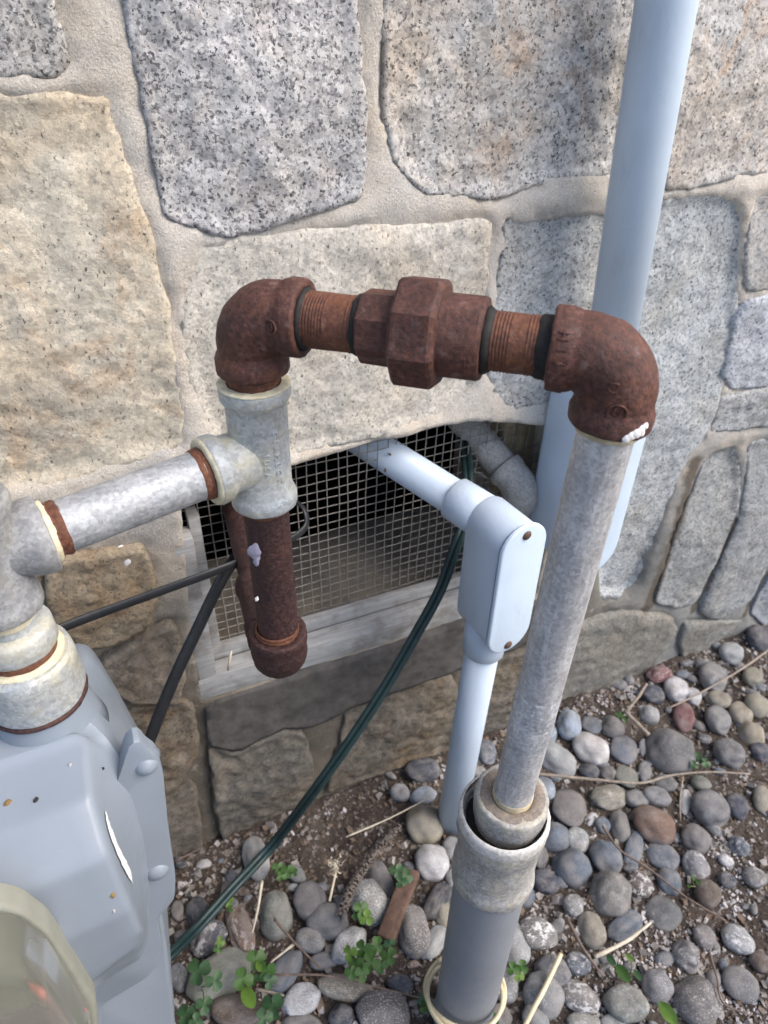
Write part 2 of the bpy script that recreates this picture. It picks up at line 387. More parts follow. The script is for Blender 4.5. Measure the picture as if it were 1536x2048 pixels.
M = dict(
    granite=granite(), mortar=mortar(), soil=soil(), wood=wood(), pebble=pebble_mat(), gravel=pebble_mat('small_gravel', 1.0),
    rust=rust("rusted_iron", (.036, .018, .016), (.104, .044, .034), (.185, .085, .062), (.22, .145, .14), orange=.20),
    rust_n=rust("rusted_thread", (.075, .030, .020), (.150, .060, .036), (.25, .110, .062), (.24, .14, .10), orange=.38),
    rust_d=rust("dark_scaled_rust", (.020, .012, .013), (.055, .026, .025), (.11, .055, .045), (.11, .055, .04), orange=.08),
    dope=plain("black_compound_and_gap_shade", (.022, .020, .019), .7, .4, 200, .3),
    tan=plain("tan_joint_compound", (.50, .42, .28), .8, .3, 160, .3),
    cream=plain("cream_joint_compound", (.62, .56, .40), .8, .25, 160, .3),
    galv=galv("galvanised_pipe", (.40, .405, .42), (.53, .53, .54), .45, dirt=.22),
    galv_h=galv("galvanised_pipe_along", (.32, .335, .36), (.42, .435, .455), .30, dirt=.2, streak=(.2, 1, 1)),
    fit=galv("galvanised_fitting", (.37, .40, .42), (.46, .47, .45), .15, dirt=.12, metal=.2, streak=(1, 1, 1), yell=.45, rough=.55),
    fit_d=galv("dull_galvanised_fitting", (.24, .25, .265), (.33, .335, .34), .12, dirt=.25, metal=.2, streak=(1, 1, 1), yell=.10, rough=.6),
    stub=galv("dusty_grey_pipe", (.29, .285, .275), (.37, .36, .345), .1, dirt=.3, metal=0, streak=(1, 1, 1), rough=.75),
    bell=galv("dirty_galvanised_coupling", (.26, .255, .245), (.37, .36, .345), .35, dirt=.5, metal=.15, streak=(1, 1, 1), yell=.3, rough=.65),
    rim=galv("scraped_zinc", (.48, .46, .43), (.6, .58, .55), .5, dirt=.2, metal=.1, streak=(1, 1, 1), rough=.65),
    pvc=paint("grey_conduit_paint", (.47, .555, .66), .42, .22, .28),
    pvc_l=paint("pale_grey_conduit_paint", (.57, .68, .805), .40, .22, .35),
    sleeve=paint("grey_riser_coating", (.215, .230, .255), .45, .22, .10),
    meter=paint("meter_grey_paint", (.225, .262, .310), .36, .12, .12, bumpd=.0003),
    screw=plain("rusty_screw", (.10, .06, .045), .6, .4, 300),
    black=plain("black_cable_jacket", (.022, .024, .028), .45, .25, 80, .4),
    green=plain("dark_green_cord", (.018, .040, .042), .42, .25, 60, .45),
    ivory=plain("cream_cable_jacket", (.60, .53, .36), .45, .15, 60, .4),
    wire=plain("zinc_wire", (.24, .225, .205), .6, .35, 200),
    concrete=plain("dirty_concrete", (.088, .083, .080), .95, .35, 40, .15, .002),
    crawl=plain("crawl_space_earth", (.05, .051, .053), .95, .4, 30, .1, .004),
    plank=plain("tan_board", (.38, .30, .19), .85, .3, 40, .2),
    straw=plain("dry_straw", (.27, .23, .19), .8, .35, 90, .2),
    twig=plain("brown_twig", (.16, .12, .10), .85, .4, 120, .2),
    pale=plain("bleached_stalk", (.52, .47, .38), .8, .25, 120, .2),
    white=plain("white_paint_and_glint", (.78, .77, .76), .7, .06, 200, .3),
    lilac=plain("pale_paint_splash", (.24, .235, .31), .7, .2, 200, .3),
    clay=plain("terracotta", (.105, .068, .054), .9, .45, 50, .2, .003),
    deadleaf=plain("dead_leaf", (.24, .16, .07), .8, .35, 120, .2),
    chip_b=plain("brown_grit", (.15, .115, .09), .95, .45, 60, .1),
    chip_g=plain("grey_grit", (.24, .225, .215), .95, .4, 60, .1),
    chip_w=plain("pale_flakes", (.42, .40, .40), .9, .25, 60, .1),
    clover=leaf_mat("clover_leaf", (.042, .100, .020)), clover_d=leaf_mat("dark_clover_leaf", (.030, .075, .028)), clover_l=leaf_mat("bright_leaf", (.095, .175, .028)),
    stem=plain("plant_stem", (.12, .13, .06), .7, .2, 60),
    red=plain("red_plug", (.50, .15, .12), .45, .1, 60), dial=plain("dial_plate", (.30, .31, .275), .6, .08, 60),
)
k = MT("yellowed_clear_plastic", .20, .5); k.color((.66, .67, .58)); k.b.inputs["Transmission Weight"].default_value = .86; k.b.inputs["IOR"].default_value = 1.12
M["plastic"] = k.m

# ------------------------------------------------------------------ stone wall
def inside(poly, pts):
    x, y = pts[:, 0], pts[:, 1]; r = np.zeros(len(pts), bool); n = len(poly)
    for i in range(n):
        x1, y1 = poly[i]; x2, y2 = poly[(i + 1) % n]
        c = (y1 > y) != (y2 > y)
        with np.errstate(divide='ignore', invalid='ignore'):
            r ^= c & (x < (x2 - x1) * (y - y1) / (y2 - y1 + 1e-12) + x1)
    return r
def border_dist(poly, pts):
    d = np.full(len(pts), 1e9); n = len(poly)
    for i in range(n):
        a = np.array(poly[i]); b = np.array(poly[(i + 1) % n]); ab = b - a
        t = np.clip(((pts - a) @ ab) / (ab @ ab + 1e-12), 0, 1)
        d = np.minimum(d, np.linalg.norm(pts - (a + t[:, None] * ab), axis=1))
    return d
def densify(poly, step, jit, closed=True):
    out = []; n = len(poly)
    for i in range(n if closed else n - 1):
        a = np.array(poly[i], float); b = np.array(poly[(i + 1) % n], float)
        L = np.linalg.norm(b - a); m = max(1, int(round(L / step))); nn = np.array([-(b - a)[1], (b - a)[0]]) / (L + 1e-9)
        for j in range(m):
            p = a + (b - a) * j / m
            h = noise.fractal(Vector((p[0] * 32, p[1] * 32, 3.3)), .8, 2.2, 5)
            out.append(p + nn * h * jit)
    return out
def round_poly(poly, it=1):
    for _ in range(it):
        q = []; n = len(poly)
        for i in range(n):
            a, b = np.array(poly[i]), np.array(poly[(i + 1) % n]); q += [a * .88 + b * .12, a * .12 + b * .88]
        poly = q
    return [np.array(p) for p in poly]

wall = thing("stone_wall", "rough granite rubble house wall with pale mortar joints behind the pipes", "stone wall", (0, 0, 0))
stone_polys = []
def stone(poly, proud, tint, dark=.16, stroke=.0, stain=.4, rustv=0.0, step=.0040, rough=.006, edge=.0022, back=.03, tilt=(0, 0), grow=.0035, grain=.8, soil=0.0):
    poly = round_poly(poly); cc_ = np.mean(poly, axis=0); poly = [p + (p - cc_) / (np.linalg.norm(p - cc_) + 1e-9) * grow for p in poly]; area = abs(sum(poly[i][0] * poly[(i + 1) % len(poly)][1] - poly[(i + 1) % len(poly)][0] * poly[i][1] for i in range(len(poly)))) / 2
    if area > .05: step *= 1.2
    bd = densify(poly, step, .0034); stone_polys.append(np.array(bd))
    B = np.array(bd); lo, hi = B.min(0), B.max(0); c = B.mean(0)
    gx, gz = np.meshgrid(np.arange(lo[0], hi[0], step), np.arange(lo[1], hi[1], step)); g = np.stack([gx.ravel(), gz.ravel()], 1)
    g += rng.uniform(-.3, .3, g.shape) * step
    g = g[inside(bd, g)]; g = g[border_dist(bd, g) > step * .55]
    pts = np.vstack([B, g]); nb = len(B)
    res = geometry.delaunay_2d_cdt([Vector(p) for p in pts], [(i, (i + 1) % nb) for i in range(nb)], [], 1, 1e-6)
    v2, fc = np.array([tuple(p) for p in res[0]]), res[2]
    d = border_dist(bd, v2); seed = c[0] * 17 + c[1] * 31
    size = max(hi - lo); fac = [(random.uniform(-.085, .085), random.uniform(-.085, .085), random.uniform(-.12, .12) * .02) for _ in range(5)]
    V = []
    for (x, z), dd in zip(v2, d):
        e = max(0.0, 1 - dd / edge); rnd = edge * .9 * (1 - math.sqrt(max(0.0, 1 - e * e)))
        p = Vector((x, z, seed))
        f1 = noise.voronoi(p * 14, distance_metric='MANHATTAN')[0]; f2 = noise.voronoi(p * 38 + Vector((3, 1, 2)))[0]
        h = noise.fractal(p * 7, 1.0, 2.0, 3) * rough * .6 + (f1[1] - f1[0] - .3) * rough * -.30 + (f2[0] - .35) * rough * .30 + noise.fractal(p * 60, .8, 2.1, 4) * rough * .34 + noise.fractal(p * 190, .8, 2.1, 3) * .0008
        wob = noise.noise(p * 20) * .004; h += (max((x - c[0] + wob) * fa + (z - c[1] + wob) * fb + fo for fa, fb, fo in fac) - size * .012) * (rough / .006)
        V.append([x, -proud + rnd + h * min(1, .25 + dd / .02) + (x - c[0]) * tilt[0] + (z - c[1]) * tilt[1], z])
    # outer ring found by nearest border order
    Fc = [list(f) for f in fc]
    # skirts: boundary edges of the triangulation
    cnt = {}
    for f in Fc:
        for i in range(len(f)):
            e = (f[i], f[(i + 1) % len(f)]); cnt[e] = cnt.get(e, 0) + 1
    be = [e for e in cnt if (e[1], e[0]) not in cnt]; n = len(V); mp = {}
    for e in be:
        for i in e:
            if i not in mp: mp[i] = len(V); V.append([V[i][0], back, V[i][2]])
    Fc += [[e[1], e[0], mp[e[0]], mp[e[1]]] for e in be]
    o = obj("stone", (V, Fc), M["granite"], wall)
    bm = bmesh.new(); bm.from_mesh(o.data); bmesh.ops.recalc_face_normals(bm, faces=bm.faces[:]); bm.to_mesh(o.data); bm.free()
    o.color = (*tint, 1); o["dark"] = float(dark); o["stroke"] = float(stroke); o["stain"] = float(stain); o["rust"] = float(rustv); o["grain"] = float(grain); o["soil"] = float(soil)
    return o
def px(poly, y=0.0): return [P(a, b, y)[[0, 2]] for a, b in poly]
GRY, TAN, BLU, BRN = (.93, .93, .94), (1.04, .965, .815), (.80, .86, .96), (.62, .52, .40)
stone(px([(-60, -60), (80, -60), (98, 0), (112, 60), (132, 122), (100, 142), (40, 147), (-60, 155)]),   .006, (.88, .88, .88), .22, 0, .2)
stone(px([(-60, 195), (60, 193), (150, 196), (212, 205), (225, 250), (245, 310), (275, 395), (298, 465), (310, 540), (330, 640), (352, 750), (366, 850), (365, 888), (300, 908), (200, 937), (125, 958), (60, 972), (-60, 990)]), .006, TAN, .0, .23, .35, .4, grain=.5)
stone(px([(238, -60), (250, 0), (275, 120), (300, 240), (318, 350), (338, 425), (372, 446), (420, 458), (468, 467), (505, 453), (575, 430), (640, 414), (708, 396), (722, 350), (722, 200), (705, 0), (700, -60)]), .008, (.97, .97, .99), .24, 0, .25, .15, rough=.007)
stone(px([(768, -60), (772, 0), (768, 110), (772, 250), (790, 328), (850, 378), (905, 388), (990, 388), (1040, 372), (1110, 356), (1235, 345), (1245, 250), (1262, 100), (1270, -60)]), .007, (.98, .965, .95), .15, 0, .5, .5, rough=.007)
stone(px([(1325, -60), (1330, 100), (1325, 200), (1320, 300), (1335, 372), (1380, 372), (1450, 355), (1536, 338), (1640, 318), (1660, -60)]), .006, (.93, .92, .91), .12, 0, .4, .8)
stone(px([(398, 506), (470, 478), (560, 470), (690, 462), (820, 452), (975, 440), (972, 520), (962, 640), (945, 720), (940, 770), (880, 830), (790, 858), (700, 880), (590, 905), (520, 918), (450, 930), (425, 880), (385, 780), (372, 700), (368, 600), (385, 540)]), .004, (1.06, 1.02, .93), .0, .31, .30, .1, rough=.005, grain=.6)
stone(px([(1010, 440), (1110, 432), (1215, 424), (1205, 520), (1195, 640), (1170, 720), (1115, 780), (1085, 805), (1020, 812), (990, 780), (975, 740), (985, 640), (1000, 540)]), .004, (.82, .85, .87), .12, 0, .25, rough=.005)
stone(px([(1310, 405), (1400, 398), (1470, 398), (1488, 425), (1488, 480), (1478, 560), (1460, 660), (1440, 740), (1430, 800), (1405, 868), (1380, 900), (1350, 960), (1320, 1050), (1292, 1160), (1262, 1195), (1200, 1195), (1190, 1100), (1225, 900), (1265, 700), (1290, 500)]), .004, (.72, .775, .82), .12, 0, .25, .05, rough=.006, grow=.006)
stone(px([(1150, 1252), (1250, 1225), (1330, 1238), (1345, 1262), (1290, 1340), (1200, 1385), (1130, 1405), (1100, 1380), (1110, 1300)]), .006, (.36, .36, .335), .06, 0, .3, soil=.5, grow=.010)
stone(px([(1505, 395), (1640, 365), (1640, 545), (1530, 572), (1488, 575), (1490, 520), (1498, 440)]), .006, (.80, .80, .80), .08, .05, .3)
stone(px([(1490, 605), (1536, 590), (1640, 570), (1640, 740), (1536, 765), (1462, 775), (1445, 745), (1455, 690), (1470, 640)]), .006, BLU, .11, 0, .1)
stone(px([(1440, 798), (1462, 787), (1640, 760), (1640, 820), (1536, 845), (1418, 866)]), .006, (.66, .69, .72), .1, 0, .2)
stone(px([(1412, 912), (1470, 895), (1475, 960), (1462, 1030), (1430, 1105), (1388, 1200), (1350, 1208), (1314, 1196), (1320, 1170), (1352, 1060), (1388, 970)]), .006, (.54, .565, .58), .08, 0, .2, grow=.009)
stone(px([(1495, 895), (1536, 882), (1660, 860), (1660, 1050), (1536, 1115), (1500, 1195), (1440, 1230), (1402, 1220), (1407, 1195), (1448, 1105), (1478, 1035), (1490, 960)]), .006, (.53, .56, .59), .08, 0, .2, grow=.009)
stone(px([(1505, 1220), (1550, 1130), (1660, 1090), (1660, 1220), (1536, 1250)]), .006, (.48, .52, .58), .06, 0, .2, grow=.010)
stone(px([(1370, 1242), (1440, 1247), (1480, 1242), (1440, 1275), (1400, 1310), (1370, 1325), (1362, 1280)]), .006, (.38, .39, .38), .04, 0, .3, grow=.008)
stone(px([(100, 1110), (180, 1100), (275, 1085), (298, 1110), (306, 1180), (285, 1230), (232, 1265), (170, 1275), (120, 1240), (95, 1180)]), .020, (.54, .45, .33), .02, .10, .5, .3, rough=.008, soil=.3)  # low stones: soil-splashed, tints also darkened for the dimmer light there
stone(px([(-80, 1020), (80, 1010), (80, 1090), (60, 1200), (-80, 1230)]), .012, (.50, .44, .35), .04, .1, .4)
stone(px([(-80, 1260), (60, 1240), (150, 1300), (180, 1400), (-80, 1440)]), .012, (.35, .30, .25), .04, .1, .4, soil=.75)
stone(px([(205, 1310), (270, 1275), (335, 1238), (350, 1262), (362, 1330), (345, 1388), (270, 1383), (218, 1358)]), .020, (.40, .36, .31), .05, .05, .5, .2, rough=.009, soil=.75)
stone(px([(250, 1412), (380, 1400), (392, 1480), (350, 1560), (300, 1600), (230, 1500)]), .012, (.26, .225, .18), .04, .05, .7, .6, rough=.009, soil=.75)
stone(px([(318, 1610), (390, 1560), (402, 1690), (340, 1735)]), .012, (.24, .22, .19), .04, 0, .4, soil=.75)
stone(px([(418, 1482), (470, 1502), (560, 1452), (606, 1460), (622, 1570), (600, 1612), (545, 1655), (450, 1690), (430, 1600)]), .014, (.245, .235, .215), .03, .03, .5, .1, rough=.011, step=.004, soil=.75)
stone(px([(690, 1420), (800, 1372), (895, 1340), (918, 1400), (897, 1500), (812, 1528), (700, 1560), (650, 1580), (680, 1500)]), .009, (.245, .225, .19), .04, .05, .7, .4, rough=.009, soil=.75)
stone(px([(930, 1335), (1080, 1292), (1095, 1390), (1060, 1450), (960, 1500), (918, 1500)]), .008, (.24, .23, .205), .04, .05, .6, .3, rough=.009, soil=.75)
# courses beyond the frame
def course(x0, x1, z0, z1, w):
    x = x0
    while x < x1 - .05:
        ww = min(w * random.uniform(.7, 1.3), x1 - x); a, b = x + .012, x + ww - .012; j = lambda: random.uniform(-.012, .012)
        if b - a > .04:
            stone([(a + j(), z0 + .012 + j()), ((a + b) / 2, z0 + .010 + j()), (b + j(), z0 + .012 + j()), (b + j(), (z0 + z1) / 2), (b + j(), z1 - .012 + j()), ((a + b) / 2, z1 - .010 + j()), (a + j(), z1 - .012 + j()), (a + j(), (z0 + z1) / 2)],
                  random.uniform(.004, .016), random.choice([GRY, (.95, .92, .86), TAN, (.86, .88, .9)]), random.uniform(.05, .2), random.uniform(0, .1), random.uniform(.1, .8), random.uniform(0, .4), step=.012)
        x += ww
for z0, z1 in ((1.10, 1.36), (1.36, 1.60), (1.60, 1.85)): course(-.7, 2.2, z0, z1, .30)
for z0, z1 in ((.0, .22), (.22, .42), (.42, .64), (.64, .86), (.86, 1.10)): course(-.75, -.10, z0, z1, .28)
for z0, z1 in ((.03, .24), (.24, .46), (.46, .66), (.66, .86), (.86, 1.10)): course({.03: 1.42, .24: 1.22, .46: 1.04, .66: .93, .86: .80}[z0], 2.3, z0, z1, .27)

OPX0, OPX1, OPZ0 = .046, .540, .312
# mortar bed: one irregular sheet with the vent opening cut out, and the reveal of the opening
hole_px = [(360, 1010), (450, 962), (520, 940), (590, 925), (660, 906), (740, 884), (800, 868), (860, 851), (890, 845), (930, 838), (985, 840), (1040, 845), (1085, 846)]
hole = [P(a, b, 0.0)[[0, 2]] for a, b in hole_px]
hole = [np.array([OPX0, OPZ0])] + [np.array([.050, .45])] + hole + [np.array([OPX1, .60]), np.array([OPX1, OPZ0])]
hb = densify(hole, .006, .0012); hb = [np.array(p) for p in hb]
def mortar_sheet():
    xs = np.concatenate([np.arange(-.9, -.12, .06), np.arange(-.12, 1.25, .006), np.arange(1.25, 2.6, .06)])
    zs = np.concatenate([np.arange(-.25, -.06, .06), np.arange(-.06, 1.12, .006), np.arange(1.12, 2.05, .06)])
    gx, gz = np.meshgrid(xs, zs); g = np.stack([gx.ravel(), gz.ravel()], 1); g += rng.uniform(-.0012, .0012, g.shape)
    keep = ~inside(hb, g) & (border_dist(hb, g) > .003); g = g[keep]
    B = np.array(hb); nb = len(B); pts = np.vstack([B, g])
    res = geometry.delaunay_2d_cdt([Vector(p) for p in pts], [(i, (i + 1) % nb) for i in range(nb)], [], 0, 1e-7)
    v2 = np.array([tuple(p) for p in res[0]]); fc = res[2]
    cen = np.array([v2[list(f)].mean(0) for f in fc]); ins = inside(hb, cen)
    Fc = [list(f) for f, i in zip(fc, ins) if not i]
    ds = np.full(len(v2), 1.0)
    for sp in stone_polys:
        lo, hi = sp.min(0) - .05, sp.max(0) + .05; m = np.all((v2 > lo) & (v2 < hi), axis=1)
        if m.any():
            d = border_dist(sp[::2], v2[m]); d[inside(sp, v2[m])] *= -1; ds[m] = np.minimum(ds[m], d)
    V = []
    for (x, z), d in zip(v2, ds):
        p = Vector((x, z, 1.7))
        h = noise.fractal(p * 14, 1.0, 2.0, 4) * .004 + noise.fractal(p * 70, .9, 2.0, 3) * .0013
        crack = .006 * math.exp(-(d / .0014) ** 2) * max(0, .05 + noise.noise(p * 11) * 1.6)
        V.append([x, -.0030 + h + crack - .0030 * max(0, min(1, d / .012)) + min(.02, max(0, -d - .003) * 1.6) + max(0, min(.006, (.36 - z) * .03)), z])
    cnt = {}
    for f in Fc:
        for i in range(len(f)):
            e = (f[i], f[(i + 1) % len(f)]); cnt[e] = 1
    mp = {}
    for e in [e for e in cnt if (e[1], e[0]) not in cnt]:
        if not (-.1 < V[e[0]][0] < .7 and .2 < V[e[0]][2] < .8): continue
        for i in e:
            if i not in mp: mp[i] = len(V); V.append([V[i][0], .26, V[i][2]])
        Fc.append([e[1], e[0], mp[e[0]], mp[e[1]]])
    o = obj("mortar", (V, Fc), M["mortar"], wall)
mortar_sheet()
# dark cement skim below the vent
def slab_poly(poly_px, y, name, mat, parent, thick=.03, amp=.003):
    poly = px(poly_px); bd = densify(round_poly(poly), .006, .0015); B = np.array(bd); lo, hi = B.min(0), B.max(0)
    gx, gz = np.meshgrid(np.arange(lo[0], hi[0], .006), np.arange(lo[1], hi[1], .006)); g = np.stack([gx.ravel(), gz.ravel()], 1)
    g = g[inside(bd, g)]; g = g[border_dist(bd, g) > .003]; pts = np.vstack([B, g]); nb = len(B)
    res = geometry.delaunay_2d_cdt([Vector(p) for p in pts], [(i, (i + 1) % nb) for i in range(nb)], [], 1, 1e-6)
    V = [[p[0], y + noise.fractal(Vector((p[0] * 25, p[1] * 25, 5)), 1, 2, 4) * amp, p[1]] for p in res[0]]; Fc = [list(f) for f in res[2]]
    n = len(V); V += [[V[i][0], y + thick, V[i][2]] for i in range(nb)]
    Fc += [[(i + 1) % nb, i, n + i, n + (i + 1) % nb] for i in range(nb)]
    o = obj(name, (V, Fc), mat, parent)
    bm = bmesh.new(); bm.from_mesh(o.data); bmesh.ops.recalc_face_normals(bm, faces=bm.faces[:]); bm.to_mesh(o.data); bm.free()
    return o
slab_poly([(408, 1400), (640, 1322), (918, 1237), (1100, 1185), (1125, 1250), (900, 1335), (700, 1405), (610, 1448), (560, 1446), (470, 1492), (412, 1478)], -.011, "sill", M["concrete"], wall)
# body of the house behind: crawl space walls, ceiling and floor
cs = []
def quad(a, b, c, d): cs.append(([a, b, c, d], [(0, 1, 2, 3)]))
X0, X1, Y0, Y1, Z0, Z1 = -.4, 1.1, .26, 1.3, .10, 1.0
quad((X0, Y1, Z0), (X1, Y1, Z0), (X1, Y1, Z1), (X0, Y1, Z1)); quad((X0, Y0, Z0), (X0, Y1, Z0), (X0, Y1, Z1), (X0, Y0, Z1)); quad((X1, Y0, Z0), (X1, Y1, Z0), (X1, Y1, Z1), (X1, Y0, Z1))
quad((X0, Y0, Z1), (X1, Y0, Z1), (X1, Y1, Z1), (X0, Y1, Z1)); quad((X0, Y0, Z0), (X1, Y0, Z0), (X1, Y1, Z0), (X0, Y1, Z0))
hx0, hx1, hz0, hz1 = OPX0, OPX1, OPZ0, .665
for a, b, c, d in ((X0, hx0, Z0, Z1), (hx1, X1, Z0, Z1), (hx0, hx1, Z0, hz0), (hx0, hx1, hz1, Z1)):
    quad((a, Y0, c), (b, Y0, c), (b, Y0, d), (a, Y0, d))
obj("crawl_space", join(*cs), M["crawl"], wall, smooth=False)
# mass of the wall so that no light comes from behind
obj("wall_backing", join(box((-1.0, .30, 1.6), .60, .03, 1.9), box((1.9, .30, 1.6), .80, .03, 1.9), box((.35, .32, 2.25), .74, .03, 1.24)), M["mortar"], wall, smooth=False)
# white drips on a stone
def blob(c, r, nrm, mat, parent, name, n=14, h=.0012, elong=1.0):
    c = np.array(c, float); nrm = unit(nrm); a = unit(np.cross(nrm, (0.3, 0.1, 1))); b = np.cross(nrm, a)
    V = [c + nrm * h]; 
    for ring, hh in ((.6, .9), (1.0, -.4)):
        for q in range(n):
            t = 2 * math.pi * q / n; rr = r * ring * (1 + .55 * noise.noise(Vector((c[0] * 90 + math.cos(t) * 1.3, c[2] * 90 + math.sin(t) * 1.3, 2))))
            V.append(c + nrm * h * hh + a * rr * math.cos(t) + b * rr * math.sin(t) * elong)
    Fc = [(0, 1 + q, 1 + (q + 1) % n) for q in range(n)] + [(1 + q, 1 + n + q, 1 + n + (q + 1) % n, 1 + (q + 1) % n) for q in range(n)]
    return obj(name, (V, Fc), mat, parent)
# ------------------------------------------------------------------ ground
def gz(x, y):
    p = Vector((x, y, .4))
    near = math.exp(-((y + .0) / .10) ** 2) * .016 * (1 if x > .45 else .4)
    return noise.fractal(p * 5, 1.0, 2.0, 3) * .008 + noise.fractal(p * 26, 1.0, 2.0, 4) * .0045 + near - .004
xs = np.concatenate([[-60, -25, -10, -4, -2, -1.2, -.8], np.arange(-.5, 1.9, .007), [2.2, 2.8, 4, 8, 20, 60]])
ys = np.concatenate([[-60, -25, -10, -4, -2, -1.3], np.arange(-.9, .07, .007), [.27]])
V = []; 
for y in ys:
    for x in xs:
        inn = -.6 < x < 2 and -1 < y < .1
        h = gz(x, y) + (noise.fractal(Vector((x, y, 8)) * 120, .8, 2, 3) * .0028 if inn else 0); V.append((x, y, h))
nx = len(xs); Fc = [(j * nx + i, j * nx + i + 1, (j + 1) * nx + i + 1, (j + 1) * nx + i) for j in range(len(ys) - 1) for i in range(nx - 1)]
g = obj("ground", (V, Fc), M["soil"]); g["kind"] = "structure"; g["label"] = "brown bare soil with scattered grit below the wall"
def chips(name, n, rmin, rmax, mat, label, dens=None):
    V, Fc = [], []; cube = [(-1, -1, -1), (1, -1, -1), (1, 1, -1), (-1, 1, -1), (-1, -1, 1), (1, -1, 1), (1, 1, 1), (-1, 1, 1)]
    cf = [(0, 3, 2, 1), (4, 5, 6, 7), (0, 1, 5, 4), (1, 2, 6, 5), (2, 3, 7, 6), (3, 0, 4, 7)]; c = 0
    while c < n:
        x, y = random.uniform(-.15, 1.75), random.uniform(-.62, -.01)
        if dens and random.random() > dens(x, y): continue
        r = rmin + (rmax - rmin) * random.random() ** 3; R = Matrix.Rotation(random.uniform(0, 6.3), 3, Vector((random.random(), random.random(), random.random() + .1)).normalized())
        k0 = len(V); s = (random.uniform(.6, 1.3), random.uniform(.6, 1.3), random.uniform(.35, .8)); z = gz(x, y) + r * .2
        for q in cube:
            v = R @ Vector((q[0] * s[0] * random.uniform(.55, 1), q[1] * s[1] * random.uniform(.55, 1), q[2] * s[2] * random.uniform(.55, 1))) * r
            V.append((x + v.x, y + v.y, z + v.z))
        Fc += [[i + k0 for i in f] for f in cf]; c += 1
    o = obj(name, (V, Fc), mat, smooth=False); o["kind"] = "stuff"; o["label"] = label; return o
pat = lambda x, y: .25 + .75 * max(0, min(1, .5 + 1.6 * noise.noise(Vector((x * 5, y * 5, 2)))))
chips("soil_clods", 9000, .0012, .0055, M["chip_b"], "brown soil clods and grit between the pebbles")
chips("grey_grit", 6500, .0012, .007, M["chip_g"], "grey grit and small stone chips on the soil", pat)
chips("pale_flakes", 2300, .001, .005, M["chip_w"], "pale crusty flakes lying on the soil", pat)

_cl = [G(a, b, 0) for a, b in ((1075, 1860), (1250, 1925), (1310, 1930), (1440, 1700), (1485, 1745), (1405, 1880), (1500, 2015), (1195, 2000), (1195, 1392), (1262, 1385), (1180, 1870), (1420, 1960), (1345, 1900), (1470, 1800))]
chips("white_crust", 1500, .0008, .0036, M["chip_w"], "patches of pale crust on the soil at the lower right", lambda x, y: max(math.exp(-((x - c[0]) ** 2 + (y - c[1]) ** 2) / .00035) for c in _cl))
# ------------------------------------------------------------------ gas pipe
GX0, GZT = .271, .880
gas = thing("gas_pipe", "rusty and galvanised gas pipework rising from the ground across the vent to the meter", "gas pipe", (.255, -.352, 0))
GB, GT = np.array([.2555, -.352, .405]), np.array([.2695, -.352, GZT - .026])
Lc, Rc = np.array([.102, -.206, .876]), np.array([.2706, -.352, GZT])
hd = unit(Rc - Lc); down = np.array([0, 0, -1.0]); gdir = unit(GB - GT)
obj("sleeve", line((.2535, -.352, -.05), (.2530, -.352, .40), [(0, .0355), (.05, .0355), (.44, .0348), (.45, .033)], seg=64), M["sleeve"], gas)
bell = line((.2528, -.352, .350), (.2528, -.352, .458), [(0, .0350), (0, .0368), (.002, .0388), (.005, .0398), (.013, .0398), (.0165, .0388), (.019, .0371), (.055, .0373), (.071, .0376), (.075, .0390), (.084, .0397), (.094, .0396), (.0975, .0388), (.099, .0372), (.098, .0352), (.0945, .0348), (.0915, .0340), (.0905, .030), (.0903, .004)], seg=72, cap=(False, True))
cp = obj("coupling", roughen(bell, .0012, 70), M["bell"], gas)
obj("gap_shade", line((.2528, -.352, .4385), (.2528, -.352, .4415), [(0, .034), (.0026, .0338), (.003, .0325), (.003, .020)], seg=48, cap=(False, False)), M["dope"], cp)  # black fill ring: shade inside the coupling's gap put into colour
obj("rim", roughen(line((.2528, -.352, .4435), (.2528, -.352, .4580), [(0, .0399), (.003, .0404), (.010, .0402), (.0140, .0390), (.0146, .0368)], seg=72, cap=(False, False)), .0007, 160, 3), M["rim"], cp)
rdax = unit(GT - GB)
rb0 = GB + rdax * .018
red = sweep([(rb0 + rdax * s, rdax, r) for s, r in [(0, .026), (0, .0300), (.012, .0312), (.016, .0295), (.018, .0285), (.020, .0290), (.024, .0305), (.046, .0322), (.0525, .0321), (.0545, .0312), (.0551, .0295), (.0551, .0195), (.053, .0180), (.050, .0172)]], seg=64, cap=(False, False))
rdo = obj("reducer", roughen(red, .0011, 75, 5), M["bell"], gas)
obj("rust_stain", roughen(sweep([(rb0 + rdax * s, rdax, r) for s, r in [(.0549, .0282), (.0555, .0276), (.0557, .0200), (.0540, .0176)]], seg=64, cap=(False, False)), .0005, 200), galv("rust_stained_zinc", (.25, .20, .155), (.17, .145, .125), .1, dirt=.6, metal=0, streak=(1, 1, 1), rough=.8), rdo)
p0 = GB + rdax * .062
v = obj("pipe", pipe(p0, GT, .0167, (.014, 0)), M["galv"], gas)
obj("thread", sweep([(p0 + rdax * s, rdax, r) for s, r in [(.006, .0170)] + [(.007 + .0016 * i + d, .0174 if h else .0168) for i in range(6) for d, h in ((0, 0), (.0004, 1), (.0010, 1), (.0013, 0))]], seg=48, cap=(False, False)), M["tan"], v)
# bare scraped patch half way down
obj("scraped_paint", roughen(sweep([(GB + rdax * s, rdax, r) for s, r in ((.150, .0165), (.152, .0170), (.170, .0171), (.190, .0170), (.206, .0171), (.209, .0165))], seg=48, cap=(False, False), ), .0005, 300, 2), galv("scraped_galvanised", (.26, .28, .32), (.62, .63, .65), .95, dirt=.5, streak=(1, 1, .8)), v)
